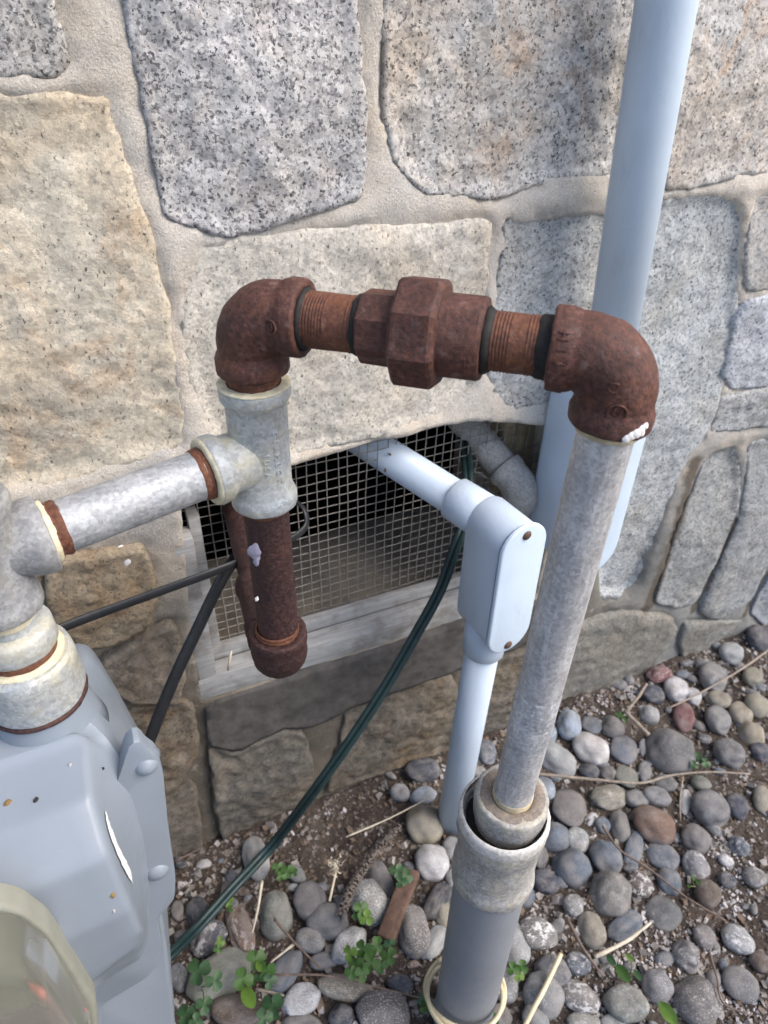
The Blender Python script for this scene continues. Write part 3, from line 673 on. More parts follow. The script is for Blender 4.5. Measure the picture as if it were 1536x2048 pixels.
# right elbow
eR = elbow(Rc, -hd, gdir, L=.040, Lb=.011, rb=.0238, r0=.0218)
vR = roughen(eR, .0006, 120)
wp = P(1272, 868, -.372) - np.array(gas.location)
mR = rust("rusted_elbow_iron", (.035, .016, .014), (.098, .038, .028), (.155, .066, .045), (.15, .085, .085), spots=[], orange=.22)
oR = obj("elbow", vR, M["rust"], gas)
obj("thread", sweep([(Rc + gdir * s, gdir, r) for s, r in [(.036, .0172)] + [(.037 + .0021 * i + d, .0188 if h else .0176) for i in range(4) for d, h in ((0, 0), (.0006, 1), (.0014, 1), (.0019, 0))]], seg=48, cap=(False, False)), M["tan"], oR)
# horizontal run
def on(s): return Lc + hd * s
def axial(prof, **k): return sweep([(on(s), hd, r) for s, r in prof], **k)
TH = np.linalg.norm(Rc - Lc)
oL = obj("elbow", roughen(elbow(Lc, hd, down, L=.038, Lb=.011, rb=.0236, r0=.0214), .0006, 120, 4), M["rust"], gas)
def nip(a, b, tha, thb): return pipe(on(a), on(b), .0167, (tha, thb))
n1 = obj("nipple", nip(.034, .080, .020, .014), M["rust_n"], gas)
obj("joint_compound", roughen(axial([(.0375, .0172), (.038, .0192), (.0400, .0180), (.0412, .0166)], seg=48, cap=(False, False)), .0006, 250), M["dope"], n1)
obj("joint_compound", roughen(axial([(.0700, .0168), (.0708, .0176), (.0735, .0180), (.0748, .0176)], seg=48, cap=(False, False)), .0009, 140, 3), M["dope"], n1)
n2 = obj("nipple", nip(.145, TH - .036, .016, .018), M["rust_n"], gas)
obj("joint_compound", roughen(axial([(.146, .0180), (.1475, .0192), (.1500, .0178), (.1515, .0168)], seg=48, cap=(False, False)), .0008, 140, 6), M["dope"], n2)
obj("joint_compound", roughen(axial([(TH - .047, .0170), (TH - .046, .0176), (TH - .0405, .0180), (TH - .0395, .0180)], seg=48, cap=(False, False)), .0010, 110, 9), M["dope"], n2)
un = obj("union", roughen(axial([(.0745, .0172), (.0745, .0205), (.0755, .0216), (.0765, .0218), (.094, .0222), (.0965, .0225)], seg=8, cap=(True, True), phase=.25), .0003, 90), M["rust"], gas, smooth=False)
obj("union_nut", roughen(axial([(.0955, .0235), (.0965, .0300), (.0985, .0322), (.1195, .0322), (.1212, .0312), (.1225, .0290), (.1228, .0236)], seg=8, cap=(True, True), phase=.12), .0003, 90), M["rust"], un, smooth=False)
obj("union_end", roughen(axial([(.1205, .0236), (.1225, .0240), (.1235, .0236), (.1445, .0236), (.1462, .0226), (.1465, .0190)], seg=48, cap=(True, True)), .0005, 110, 2), M["rust"], un, sharp=30)
# drop below the left elbow
TX, TY = Lc[0] - .0005, Lc[1]
o = obj("nipple", pipe((TX, TY, .842), (TX, TY, .808), .0167, (.014, .014)), M["rust_n"], gas)
obj("joint_compound", roughen(line((TX, TY, .840), (TX, TY, .834), [(0, .0172), (.001, .0186), (.003, .0184), (.005, .0168)], seg=48, cap=(False, False)), .0007, 170), M["dope"], o)
teeT, teeB = np.array([TX, TY, .829]), np.array([TX, TY, .735]); tc = np.array([TX, TY, .776])
hpB = np.array([-.040, -.2365, tc[2] - .006]); td = unit(hpB - tc)
body = run(teeT, teeB, .010, .0236, .0205, .0168)
brst = fitting_stations(tc + td * .040, td, .010, .0240, .0205, .0168, True) + [(tc + td * .012, -td, .0200), (tc, -td, .0150)]
lugs = join(body, sweep(brst, seg=56, cap=(False, False)))
tee = obj("tee", roughen(lugs, .0004, 120), M["fit"], gas)
obj("joint_compound", roughen(line(teeT + np.array([0, 0, -.0004]), teeT + np.array([0, 0, .002]), [(0, .0236), (.0006, .0240), (.0014, .0225), (.0016, .0180)], seg=56, cap=(False, False)), .0005, 240), M["cream"], tee)
obj("joint_compound", roughen(sweep([(tc + td * s, td, r) for s, r in ((.0395, .0236), (.0410, .0232), (.0420, .0205), (.0415, .0170))], seg=56, cap=(False, False)), .0006, 160), M["cream"], tee)
hp = obj("pipe", pipe(tc + td * .038, hpB + td * .012, .0167, (.010, .004)), M["galv_h"], gas)
obj("thread", roughen(sweep([(tc + td * s, td, r) for s, r in ((.0405, .0172), (.0415, .0182), (.0435, .0180), (.0445, .0170), (.0455, .0178), (.0475, .0176), (.0485, .0168))], seg=48, cap=(False, False)), .0006, 200), M["rust_n"], hp)
LH = np.linalg.norm(hpB - tc)
obj("thread", roughen(sweep([(tc + td * (LH - .010 + s), td, r) for s, r in ((0, .0169), (.0015, .0178), (.004, .0176), (.005, .0170), (.0065, .0182), (.009, .0180))], seg=48, cap=(False, False)), .0006, 200), M["rust_n"], hp)
obj("joint_compound", roughen(sweep([(tc + td * (LH - .004 + s), td, r) for s, r in ((0, .0172), (.002, .0196), (.005, .0194))], seg=48, cap=(False, False)), .0007, 140), M["cream"], hp)
# fitting at the left end, turning down to the meter
mc = hpB + td * .036
tl = join(run(mc + np.array([0, 0, .040]), mc - np.array([0, 0, .040]), .010, .0238, .0215, .0168), sweep(fitting_stations(mc - td * .036, -td, .011, .0240, .0215, .0168, True) + [(mc, td, .0160)], seg=56, cap=(False, False)))
tl = obj("tee", roughen(tl, .0004, 120, 5), M["fit_d"], gas)
obj("plug", join(line(mc + np.array([0, 0, .038]), mc + np.array([0, 0, .070]), [(0, .0165), (.004, .0170), (.006, .0200), (.008, .0208), (.018, .0205), (.024, .016), (.026, .001)], seg=40)), M["fit_d"], gas)
MX, MY = mc[0], mc[1]
zt = mc[2] - .040
ri = obj("nipple", pipe((MX, MY, zt + .004), (MX, MY, zt - .030), .0169, (.012, .006)), M["fit"], gas)
obj("joint_compound", roughen(line((MX, MY, zt), (MX, MY, zt - .010), [(0, .0200), (.002, .0192), (.004, .0178), (.006, .0185), (.008, .0170)], seg=48, cap=(False, False)), .0008, 120), M["cream"], ri)
# rusty drop below the tee
db = obj("nipple", roughen(pipe((TX, TY, .739), (TX + .001, TY, .598), .0167, (0, .006)), .0005, 150), M["rust_d"], gas)
obj("thread", roughen(line((TX, TY, .736), (TX, TY, .728), [(0, .0180), (.002, .0178), (.003, .0170), (.005, .0174), (.0075, .0168)], seg=48, cap=(False, False)), .0006, 200), M["rust_n"], db)
obj("thread", line((TX, TY, .608), (TX, TY, .600), [(0, .0168), (.001, .0178), (.0025, .0178), (.003, .0172), (.004, .0182), (.0055, .0182), (.006, .0175), (.0075, .019)], seg=48, cap=(False, False)), M["rust_n"], db)
ec = np.array([TX + .0008, TY, .564])
bk = unit((.11, 1, .0))
oD = obj("elbow", roughen(elbow(ec, (0, 0, 1), bk, L=.038, Lb=.011, rb=.0240, r0=.0225), .0010, 110, 3), M["rust_d"], gas)
obj("pipe", roughen(pipe(ec + bk * .034, ec + bk * .62, .0185), .0008, 140), M["rust_d"], gas)
obj("coupling", roughen(line(ec + bk * .040, ec + bk * .110, [(0, .0190), (.001, .0225), (.003, .0240), (.012, .0242), (.015, .0228), (.055, .0228), (.058, .0242), (.066, .0240), (.069, .0225), (.070, .0190)], seg=48), .0012, 100, 8), M["rust_d"], gas)
for q, (a, b, rr, mm) in enumerate(((509, 1103, .0052, "lilac"), (513, 1122, .0028, "lilac"), (514, 1198, .0014, "white"))):
    blob(P(a, b, TY - .0172), rr, (-.35, -1, .2), M[mm], db, "paint_fleck", h=.0010, elong=1.5)

# raised casting marks, put on the surface where they show
def hit(o, a, b):
    off = np.array(o.parent.location) if o.parent and o.parent.parent is None else np.zeros(3)
    bv = BVHTree.FromPolygons([Vector(v.co) + Vector(off) for v in o.data.vertices], [tuple(p.vertices) for p in o.data.polygons])
    h = bv.ray_cast(Vector(CAM), Vector(ray(a, b)).normalized())
    if h[0] is None: return None, None
    n = h[1] if h[1].dot(Vector(ray(a, b))) < 0 else -h[1]
    return np.array(h[0]), np.array(n)
def ring_mark(o, a, b, R, r, mat):
    p, n = hit(o, a, b)
    if p is None: return
    u = unit(np.cross(n, (0, 0, 1))); w = np.cross(n, u); N = 20
    pts = [p + R * (math.cos(2 * math.pi * i / N) * u + math.sin(2 * math.pi * i / N) * w) for i in range(N + 1)]
    obj("cast_ring", sweep([(q, np.cross(n, q - p), r) for q in pts], seg=8, cap=(False, False)), mat, o)
def raised(o, txt, a, b, size, mat, along, name="raised_letter"):
    p, n = hit(o, a, b)
    if p is None: return
    cu = bpy.data.curves.new("t", 'FONT'); cu.body = txt; cu.size = size; cu.extrude = .0005; cu.bevel_depth = .00025; cu.align_x = 'CENTER'; cu.align_y = 'CENTER'
    t = bpy.data.objects.new("t", cu); COL.objects.link(t); bpy.context.view_layer.update()
    me = bpy.data.meshes.new_from_object(t.evaluated_get(bpy.context.evaluated_depsgraph_get())); bpy.data.objects.remove(t)
    xx = unit(np.array(along) - n * np.dot(along, n)); yy = np.cross(n, xx)
    off = np.array(o.parent.location)
    for v in me.vertices: v.co = Vector(p + xx * v.co.x + yy * v.co.y + n * (v.co.z - .0001) - off)
    me.materials.clear(); me.materials.append(mat)
    q = bpy.data.objects.new(name, me); link(q, o)
ring_mark(oL, 541, 655, .0040, .0007, M["rust"]); raised(oL, "U", 541, 656, .0062, M["rust"], (1, 0, 0))
ring_mark(oR, 1234, 826, .0050, .0007, M["rust"]); raised(oR, "U", 1234, 826, .0070, M["rust"], (1, 0, 0))
ring_mark(oR, 1203, 826, .0032, .0006, M["rust"]); raised(oR, "C", 1226, 778, .0085, M["rust"], (1, 0, 0))
for ch, a, b in (("H", 1127, 672), ("I", 1122, 700), ("I", 1117, 728)): raised(oR, ch, a, b, .0075, M["rust"], (0, 0, -1))
for i, ch in enumerate("SIAMBGT"): raised(tee, ch, 549 + i * 1.6, 868 + i * 15.5, .0060, M["fit"], (0, 0, -1))
for i, ch in enumerate("1USA"): raised(tee, ch, 532 + i * 1.0, 913 + i * 13, .0056, M["fit"], (0, 0, -1))
# white drips on a stone left of the vent
for a, b, rr, el in ((256, 1124, .0030, 2.0), (241, 1092, .0018, 1.8)):
    best = None
    for q in wall.children:
        if not q.name.startswith("stone"): continue
        p, n = hit(q, a, b)
        if p is not None and (best is None or p[1] < best[0][1]): best = (p, n)
    if best: blob(best[0], rr, best[1], M["white"], wall, "paint_drip", h=.0004, elong=el)
# white paint left on the right elbow's lower band
for a, b, r in ((1252, 878, .0030), (1262, 873, .0034), (1272, 868, .0036), (1282, 861, .0034), (1291, 853, .0026), (1284, 868, .0022)):
    p, n = hit(oR, a, b)
    if p is not None: blob(p, r, n, M["white"], oR, "paint_fleck", h=.0008)
for a, b in ((134, 1121), (136, 1128), (138, 1135)):  # white strips painted as glints on the threads
    p, n = hit(tl, a + 12, b)
    if p is not None:
        u = unit(np.array([.9, -.2, .25]) - n * np.dot((.9, -.2, .25), n))
        obj("glint", box(p, .0045, .0004, .00045, (u, n, np.cross(u, n))), M["white"], tl, smooth=False)

# ------------------------------------------------------------------ gas meter
meter = thing("gas_meter", "grey painted cast gas meter with bolted seam and yellowed index window below the pipes", "gas meter", (MX, MY, .30))
xc = -.150
def half3(pxs, yf, ztop, zbot, ytop=None):
    """right half of an outline: photo points on the plane y (or a y per photo row), closed to the middle line above and below"""
    w = [P(a, b, yf(b) if callable(yf) else yf) for a, b in pxs]
    return np.array([[xc, w[0][1], ztop]] + [list(q) for q in w] + [[xc, w[-1][1], min(zbot, w[-1][2] - .004)]])
def ring3(pl, n=150, shrink=0.0, dy=0.0, y=None, sx=1.0):
    d = np.r_[0, np.cumsum(np.linalg.norm(np.diff(pl, axis=0), axis=1))]; t = np.linspace(0, d[-1], n)
    r = np.stack([np.interp(t, d, pl[:, i]) for i in range(3)], 1)
    for _ in range(1): r[1:-1] = r[1:-1] * .5 + (r[:-2] + r[2:]) * .25
    c = np.array([xc, 0, (r[:, 2].max() + r[:, 2].min()) / 2]); v = r - c; v[:, 1] = 0; L = np.linalg.norm(v, axis=1)[:, None]
    r = r - v / L * shrink; r[0, 0] = r[-1, 0] = xc
    r[:, 0] = xc + (r[:, 0] - xc) * sx
    if y is not None: r[:, 1] = y
    r[:, 1] += dy
    R = [tuple(q) for q in r]; return R + [(2 * xc - q[0], q[1], q[2]) for q in R[-2:0:-1]]
def loft(rings, cap0=True, cap1=True):
    V = [p for r in rings for p in r]; n = len(rings[0]); Fc = []
    for i in range(len(rings) - 1):
        for k in range(n): Fc.append((i * n + k, i * n + (k + 1) % n, (i + 1) * n + (k + 1) % n, (i + 1) * n + k))
    if cap0: Fc.append(tuple(range(n - 1, -1, -1)))
    if cap1: Fc.append(tuple((len(rings) - 1) * n + k for k in range(n)))
    return V, Fc
YF = -.290; zb = .30
flange_px = [(150, 1700), (215, 1600), (246, 1520), (256, 1482), (272, 1470), (285, 1474), (292, 1494), (314, 1503), (326, 1540), (335, 1637), (351, 1748), (350, 1789), (332, 1811), (317, 1824), (324, 1881), (316, 1922), (297, 1947), (208, 2001), (203, 2033), (205, 2100), (190, 2200)]
base_px = [(140, 1440), (178, 1441), (214, 1476), (250, 1530), (278, 1596), (296, 1690), (306, 1790), (300, 1830), (302, 1880), (285, 1925), (196, 1978), (190, 2033), (190, 2100), (175, 2190)]
front_px = [(150, 1462), (172, 1475), (184, 1590), (219, 1704), (264, 1811), (284, 1855), (268, 1893), (196, 1950), (186, 1990), (186, 2080), (165, 2150)]
yfront = lambda b: float(np.interp(b, [1440, 1460, 1520, 1600, 1700, 1790], [-.268, -.272, -.296, -.322, -.345, -.358]))
ybase = lambda b: float(np.interp(b, [1440, 1480, 1560], [-.262, -.276, YF - .002]))
back_px = [(172, 1285), (200, 1322), (235, 1382), (262, 1432), (282, 1468), (312, 1640), (330, 1800), (340, 1940), (350, 2048), (354, 2150), (330, 2260)]
zt_ = P(140, 1440, YF)[2] + .003
fl = half3(flange_px, YF, zt_ - .05, zb + .01); bs = half3(base_px, ybase, P(140, 1440, -.262)[2] + .001, zb + .02); fr = half3(front_px, yfront, P(150, 1462, yfront(1462))[2] + .0005, zb + .04)
bk3 = half3(back_px, -.185, P(172, 1285, -.185)[2] + .002, zb)
obj("back_housing", loft([ring3(bk3, shrink=.022, y=-.170), ring3(bk3, shrink=.008, y=-.174), ring3(bk3, shrink=.001, y=-.182), ring3(bk3, y=-.20), ring3(bs, dy=.018), ring3(bs, dy=.005), ring3(bs)], True, False), M["meter"], meter, sharp=38)
obj("seam_flange", loft([ring3(fl, shrink=.002, y=YF + .010), ring3(fl, y=YF + .009), ring3(fl, y=YF + .0015), ring3(fl, y=YF), ring3(fl, shrink=.0012, y=YF - .003), ring3(fl, shrink=.004, y=YF - .004)]), M["meter"], meter, sharp=38)
lw = half3([(190, 1640), (285, 1700), (318, 1790), (330, 1880), (338, 1950), (346, 2048), (350, 2150)], -.25, P(190, 1640, -.25)[2], zb + .005)
obj("lower_case", loft([ring3(lw, y=-.195), ring3(lw, y=-.272), ring3(lw, shrink=.002, y=-.276), ring3(lw, shrink=.006, y=-.278)]), M["meter"], meter, sharp=38)
def lerp(a, b, t, u=None):
    u = t if u is None else u
    return [(p[0] * (1 - t) + q[0] * t, p[1] * (1 - u) + q[1] * u, p[2] * (1 - t) + q[2] * t) for p, q in zip(a, b)]
A, B = ring3(bs), ring3(fr)
obj("front_housing", loft([A, lerp(A, B, .10, .04), lerp(A, B, .22, .16), lerp(A, B, .5, .48), lerp(A, B, .8, .84), lerp(A, B, .94, .975), ring3(fr, sx=.985, dy=-.0015), ring3(fr, sx=.95, dy=-.0028), ring3(fr, sx=.85, dy=-.0040), ring3(fr, sx=.6, dy=-.005), ring3(fr, sx=.3, dy=-.0055), ring3(fr, sx=.0004, dy=-.0058)], False, False), M["meter"], meter)
for a, b, r in ((300, 1528, .0088), (322, 1738, .0105)):
    c = P(a - 8, b, YF - .001); obj("bolt_boss", line(c + np.array([0, .006, 0]), c - np.array([0, .010, 0]), [(0, r * 1.25), (.0035, r * 1.05), (.006, r * .98), (.009, r * .86), (.0115, r * .62), (.013, r * .32), (.0134, .0005)], seg=28), M["meter"], meter)
# torn sticker left on the side of the housing
st = [(208, 1622), (214, 1640), (232, 1690), (258, 1740), (262, 1768), (252, 1752), (232, 1712), (218, 1675), (209, 1640)]
fh = [o for o in meter.children if o.name.startswith("front_housing")][0]
pts = []
for a, b in densify([np.array(q, float) for q in st], 6, 1.5):
    p, n = hit(fh, a, b); 
    if p is not None: pts.append((p + n * .0011).tolist())
if len(pts) > 6: obj("torn_label", (pts, [list(range(len(pts)))]), M["white"], meter, smooth=False)
for a, b, r, mm in ((15, 1606, .0022, "deadleaf"), (72, 1600, .0016, "dope"), (226, 1790, .0018, "deadleaf"), (205, 1537, .0010, "dope"), (140, 1530, .0010, "chip_w"), (228, 1822, .001, "chip_w")):
    p, n = hit(fh, a, b)
    if p is not None: blob(p, r, n, M[mm], meter, "dirt_speck", h=.0012, elong=1.4)
# swivel connection on top
zs_ = zt - .030
sw = line((MX, MY, zs_ + .016), (MX, MY, zs_ - .075), [(0, .0172), (.001, .0225), (.004, .0240), (.016, .0246), (.019, .0225), (.020, .0205)], seg=56)
obj("swivel_collar", roughen(sw, .0004, 90), M["fit"], meter)
obj("gasket", line((MX, MY, zs_ - .003), (MX, MY, zs_ - .012), [(0, .0215), (.001, .0225), (.006, .0222), (.009, .0210)], seg=56), M["rust_n"], meter)
obj("joint_compound", roughen(line((MX, MY, zs_ - .008), (MX, MY, zs_ - .013), [(0, .0222), (.0015, .0262), (.003, .0258), (.0045, .0225)], seg=56), .0008, 90), M["cream"], meter)
nut = line((MX, MY, zs_ - .010), (MX, MY, zs_ - .052), [(0, .0215), (.0005, .0282), (.003, .0305), (.010, .0315), (.011, .0312), (.034, .0318), (.038, .0310), (.040, .0285)], seg=48)
obj("swivel_nut", roughen(nut, .0006, 70), M["fit"], meter, sharp=35)
obj("spud", line((MX, MY, zs_ - .046), (MX, MY, .55), [(0, .027), (.002, .0290), (.006, .0300), (.012, .0310), (.030, .034), (.045, .038)], seg=56), M["meter"], meter)
obj("stain_ring", roughen(line((MX, MY, zs_ - .0485), (MX, MY, zs_ - .053), [(0, .0300), (.001, .0318), (.003, .0322), (.004, .0312)], seg=56, cap=(False, False)), .0006, 120), M["rust_d"], meter)
# index window
ix = [(-60, 1822), (5, 1820), (44, 1830), (94, 1868), (146, 1948), (182, 2010), (190, 2070), (185, 2180)]
def ixr(y, shrink): 
    pl = half3(ix, -.374, P(-60, 1792, -.374)[2], .33); return ring3(pl, 90, shrink, y=y)
obj("index_window", loft([ixr(-.366, -.001), ixr(-.372, -.001), ixr(-.374, .001), ixr(-.376, .003), ixr(-.392, .004), ixr(-.400, .006), ixr(-.403, .011), ixr(-.404, .020)], True, True), M["plastic"], meter)
obj("bezel", loft([ixr(-.360, -.0035), ixr(-.371, -.0035), ixr(-.374, -.002), ixr(-.3745, .001), ixr(-.373, .0035), ixr(-.364, .0035)], False, False), plain("bezel_grey", (.25, .255, .215), .5, .1, 60), meter)
obj("index_plate", loft([ixr(-.362, .006), ixr(-.365, .006)]), M["dial"], meter)
c = P(140, 2062, -.384)
obj("red_plug", line(c + np.array([.0, .017, .004]), c, [(0, .0105), (.006, .0105), (.007, .0115), (.010, .0115), (.011, .0105), (.016, .0105), (.018, .0090)], seg=28), M["red"], meter)

# ------------------------------------------------------------------ conduits
def capsule_ring(c, n, half_w, z0, z1, off, shrink=0.0, seg=14):
    """stadium outline in the plane with normal n (horizontal), centre c at offset off along n"""
    n = unit((n[0], n[1], 0)); u = np.array([-n[1], n[0], 0]); w = half_w - shrink; c = np.array([c[0], c[1], 0]) + n * off; pts = []
    for i in range(seg + 1):
        q = math.pi * i / seg; pts.append(c + u * w * math.cos(q) + np.array([0, 0, z1 - half_w + w * math.sin(q)]))
    for i in range(seg + 1):
        q = math.pi + math.pi * i / seg; pts.append(c + u * w * math.cos(q) + np.array([0, 0, z0 + half_w + w * math.sin(q)]))
    return pts
cond = thing("electrical_conduit", "thin pale grey electrical conduit with pull elbow in front of the vent mesh", "conduit", (.378, -.116, 0))
n = np.array([.12, -.993]); cc = np.array([.381, -.116])
bd = obj("conduit_body", loft([capsule_ring(cc, n, .029, .409, .589, s, sh) for s, sh in ((-.031, .006), (-.029, .002), (-.026, .0006), (.0295, 0), (.0303, .0006))]), M["pvc"], cond, sharp=50)
obj("gasket", loft([capsule_ring(cc, n, .0255, .4135, .5845, q) for q in (.0300, .0345)]), M["dope"], bd)  # black ring puts the shade of the gap under the cover into colour
cv = obj("conduit_cover", loft([capsule_ring(cc, n, .0305, .406, .592, s, sh) for s, sh in ((.0335, .0012), (.0340, .0), (.0366, .0), (.0376, .0008), (.0381, .0025))]), M["pvc_l"], bd, sharp=50)
n3 = np.array([n[0], n[1], 0])
for z in (.5795, .4165):
    c = np.array([cc[0], cc[1], z]) + n3 * .0374; obj("screw", line(c, c + n3 * .004, [(0, .0058), (.0014, .0056), (.0026, .0042), (.0031, .0005)], seg=16), M["screw"], cv)
obj("conduit", line((.3795, -.116, .425), (.364, -.116, -.05), [(0, .0213), (.475, .0213)], seg=40), M["pvc"], cond)
obj("hub", line((.3795, -.116, .428), (.3785, -.116, .368), [(0, .0262), (.052, .0258), (.0535, .0245), (.054, .0213)], seg=40), M["pvc"], cond)
hA = np.array([cc[0], cc[1], .560]) - n3 * .024; hB = P(758, 900, .06); hdir = unit(hB - hA)
obj("hub", line(hA, hB, [(0, .0262), (.047, .0258), (.0485, .0245), (.049, .0213)], seg=40), M["pvc"], cond)
obj("conduit", line(hA, hA + hdir * .5, [(.02, .0213), (.5, .0213)], seg=40), M["pvc"], cond)

c2 = thing("electrical_conduit", "wide pale grey conduit climbing the wall, its pull box behind the galvanised pipe", "conduit", (.545, -.05, .42))
obj("conduit", line((.5445, -.052, .62), (.5135, -.052, 1.08), [(0, .0258), (.461, .0258), (1.2, .0258)], seg=56), M["pvc_l"], c2)
n2_ = np.array([.05, -1.0]); cc2 = np.array([.540, -.050])
b2 = obj("conduit_body", loft([capsule_ring(cc2, n2_, .041, .425, .690, s, sh) for s, sh in ((-.045, .008), (-.042, .003), (-.036, .0008), (.036, 0), (.037, .001))]), M["pvc"], c2, sharp=50)
obj("conduit_cover", loft([capsule_ring(cc2, n2_, .0425, .420, .694, s, sh) for s, sh in ((.0375, .001), (.0385, .0), (.042, .0), (.0435, .001), (.0442, .003))]), M["pvc_l"], b2, sharp=50)
obj("hub", line((.5440, -.052, .668), (.5405, -.052, .725), [(0, .0325), (.045, .032), (.048, .030), (.0485, .0258)], seg=48), M["pvc"], c2)

stub = thing("drain_pipe", "dull grey pipe leaving the vent's top right corner and turning down by the board", "pipe", (.46, .0, .55))
sA, sC = P(935, 850, .08), P(1052, 985, -.015)
sdv = unit(sC - sA); sdn = unit((.25, .05, -1)); sdn = unit(sdn - sdv * sdn.dot(sdv))
obj("pipe", line(sA - sdv * .3, sC, [(0, .0200), (.3 + np.linalg.norm(sC - sA) - .03, .0200)], seg=40), M["stub"], stub)
obj("elbow", roughen(elbow(sC, -sdv, sdn, L=.044, Lb=.012, rb=.0245, r0=.0225, rin=.0200), .0004, 90), M["stub"], stub)

# ------------------------------------------------------------------ vent
vent = thing("crawl_vent", "crawl space vent with zinc wire mesh in a weathered grey wooden frame", "vent", (.25, .02, OPZ0))
obj("bottom_rail", roughen(box((.290, .008, .3300), .245, .013, .0175, bev=.0015), .0008, 60), M["wood"], vent, sharp=40)
obj("stop_rail", roughen(box((.300, .0285, .3560), .232, .0055, .0100, bev=.0012), .0008, 60, 3), M["wood"], vent, sharp=40)
obj("side_rail", roughen(box((.0585, .0085, .455), .0105, .0128, .1075, bev=.0015), .0008, 60, 7), M["wood"], vent, sharp=40)
obj("side_rail", roughen(box((.0755, .0235, .480), .0060, .0105, .0975, bev=.001), .0006, 60, 9), M["wood"], vent, sharp=40)
WY = .036; cell = .0126
x = .060; i = 0
def wire(pts, r=.00068):
    o = obj("wire", tube(pts, r, 2, 5, cap=(True, True)), M["wire"], vent); return o
while x < .535:
    jx = lambda: random.uniform(-.0011, .0011); x0 = x + jx()
    wire([(x0 + .004 * math.sin(zq * 9 + x * 3) * .4 + jx() * .5, WY + .0012 * math.sin(zq * 40 + i), zq) for zq in np.linspace(.340, .665, 6)]); x += cell; i += 1
z = .345; i = 0
while z < .665:
    jz = lambda: random.uniform(-.0009, .0009); z0 = z + jz(); xe = .535 if z < .55 else .48 + random.uniform(0, .03)
    wire([(xq, WY + .0014 + .0012 * math.sin(xq * 30 + i), z0 - .006 * math.sin(xq * 8) * .5 + jz() * .5) for xq in np.linspace(.052, xe, 8)]); z += cell; i += 1
for q in range(5):     # sprung wire ends near the torn corner
    a = P(930 + q * 12, 930 + q * 14, .034); wire([a, a + np.array([.01, -.012, .006 * (q % 3 - 1)]), a + np.array([.022, -.010, -.012]), a + np.array([.016, -.004, -.022])])
bdw = thing("wooden_board", "short tan boards standing at the right end of the vent opening", "board", (.52, .05, .56))
for q in range(3):
    obj("board", roughen(box((.492 + q * .019, .055 + .004 * q, .56), .0085, .008, .10, bev=.001), .0006, 60, q), M["plank"], bdw, sharp=40)
lf = thing("dead_leaf", "curled brown dead leaf caught in the vent mesh under the thin conduit", "leaf", tuple(P(775, 925, .028)))
V = []; 
for i in range(9):
    for j in range(5):
        p = P(778 + 6 * math.sin(i * .8), 905 + i * 6, .026) + np.array([(j - 2) * .0022 * (1 - abs(i - 4) / 5.5), -.003 * math.cos((j - 2) * .9) + .002 * math.sin(i), .0]); V.append(p)
obj("leaf_blade", (V, [(i * 5 + j, i * 5 + j + 1, i * 5 + j + 6, i * 5 + j + 5) for i in range(8) for j in range(4)]), M["deadleaf"], lf)

# ------------------------------------------------------------------ cables
cab = obj("black_cable", tube([P(60, 1285, -.12), P(145, 1247, -.10), P(300, 1190, -.085), P(430, 1143, -.075), P(495, 1118, -.06), P(570, 1085, -.03), P(610, 1055, -.012), P(610, 1022, .0), P(588, 1000, .02), P(570, 985, .06)], .0052, 8, 12, flat=(1.0, .45)), M["black"], loc=tuple(P(300, 1190, -.08)))
tag(cab, "black flat cable running level from behind the meter and looping into the vent mesh", "cable")
cab2 = obj("black_cable", tube([P(285, 1530, -.10), P(300, 1478, -.10), P(345, 1365, -.085), P(395, 1258, -.065), P(440, 1165, -.045), P(478, 1105, -.02), P(505, 1065, .01), P(530, 1030, .06)], .0078, 8, 12, flat=(.9, .35), up=(1, 0, .3)), M["black"], loc=tuple(P(345, 1365, -.08)))
tag(cab2, "wide black cable sloping down from the vent across its left frame", "cable")
gp = [P(925, 862, .08), P(932, 905, .045), P(936, 960, .0), P(930, 1040, -.03), P(912, 1092, -.045), P(880, 1180, -.055), P(830, 1272, -.065), P(770, 1375, -.075), P(700, 1482, -.085), P(622, 1590, -.085), G(545, 1690, .036), G(470, 1772, .034), G(400, 1850, .030), G(345, 1905, .012), G(290, 1960, .012)]
gs = smooth_path(gp, 8); st1, st2 = [], []
for i, p in enumerate(gs):
    t = unit(gs[min(i + 1, len(gs) - 1)] - gs[max(i - 1, 0)]); s = unit(np.cross(t, unit(p - CAM) + np.array([.3, .2, 0])))
    st1.append((p + s * .0034, t, .0039)); st2.append((p - s * .0034, t, .0039))
gc = obj("green_cord", join(sweep(st1, seg=10), sweep(st2, seg=10)), M["green"], loc=tuple(gp[7]))
tag(gc, "dark green twin cord hanging from the vent down to the soil by the meter", "cord")
cw = []
for i in range(61):
    q = i / 60 * 2 * math.pi * 2.35 - .4; R = .0440 + .0040 * math.sin(q * 1.3)
    cw.append(np.array([.2515 + R * math.cos(q) * 1.02 - .003, -.350 + R * math.sin(q) * 1.02, .070 + .010 * i / 60 - .016 * math.sin(q) + .003 * math.sin(q * 2.3)]))
cw = [np.array([.205, -.405, .03]), np.array([.212, -.372, .045])] + cw
coil = obj("cream_cable", tube(cw, .0027, 3, 10), M["ivory"], loc=(.2535, -.352, .02))
tag(coil, "cream cable coiled round the foot of the grey riser", "cable")
tail = obj("cream_cable", tube([G(1122, 1908, .030), G(1106, 1942, .030), G(1085, 1985, .030), G(1066, 2020, .028), G(1046, 2060, .02), G(1030, 2100, .01)], .0031, 6, 10), M["ivory"], loc=tuple(G(1085, 1985, .0)))
tag(tail, "loose cut end of cream cable lying across the pebbles", "cable")

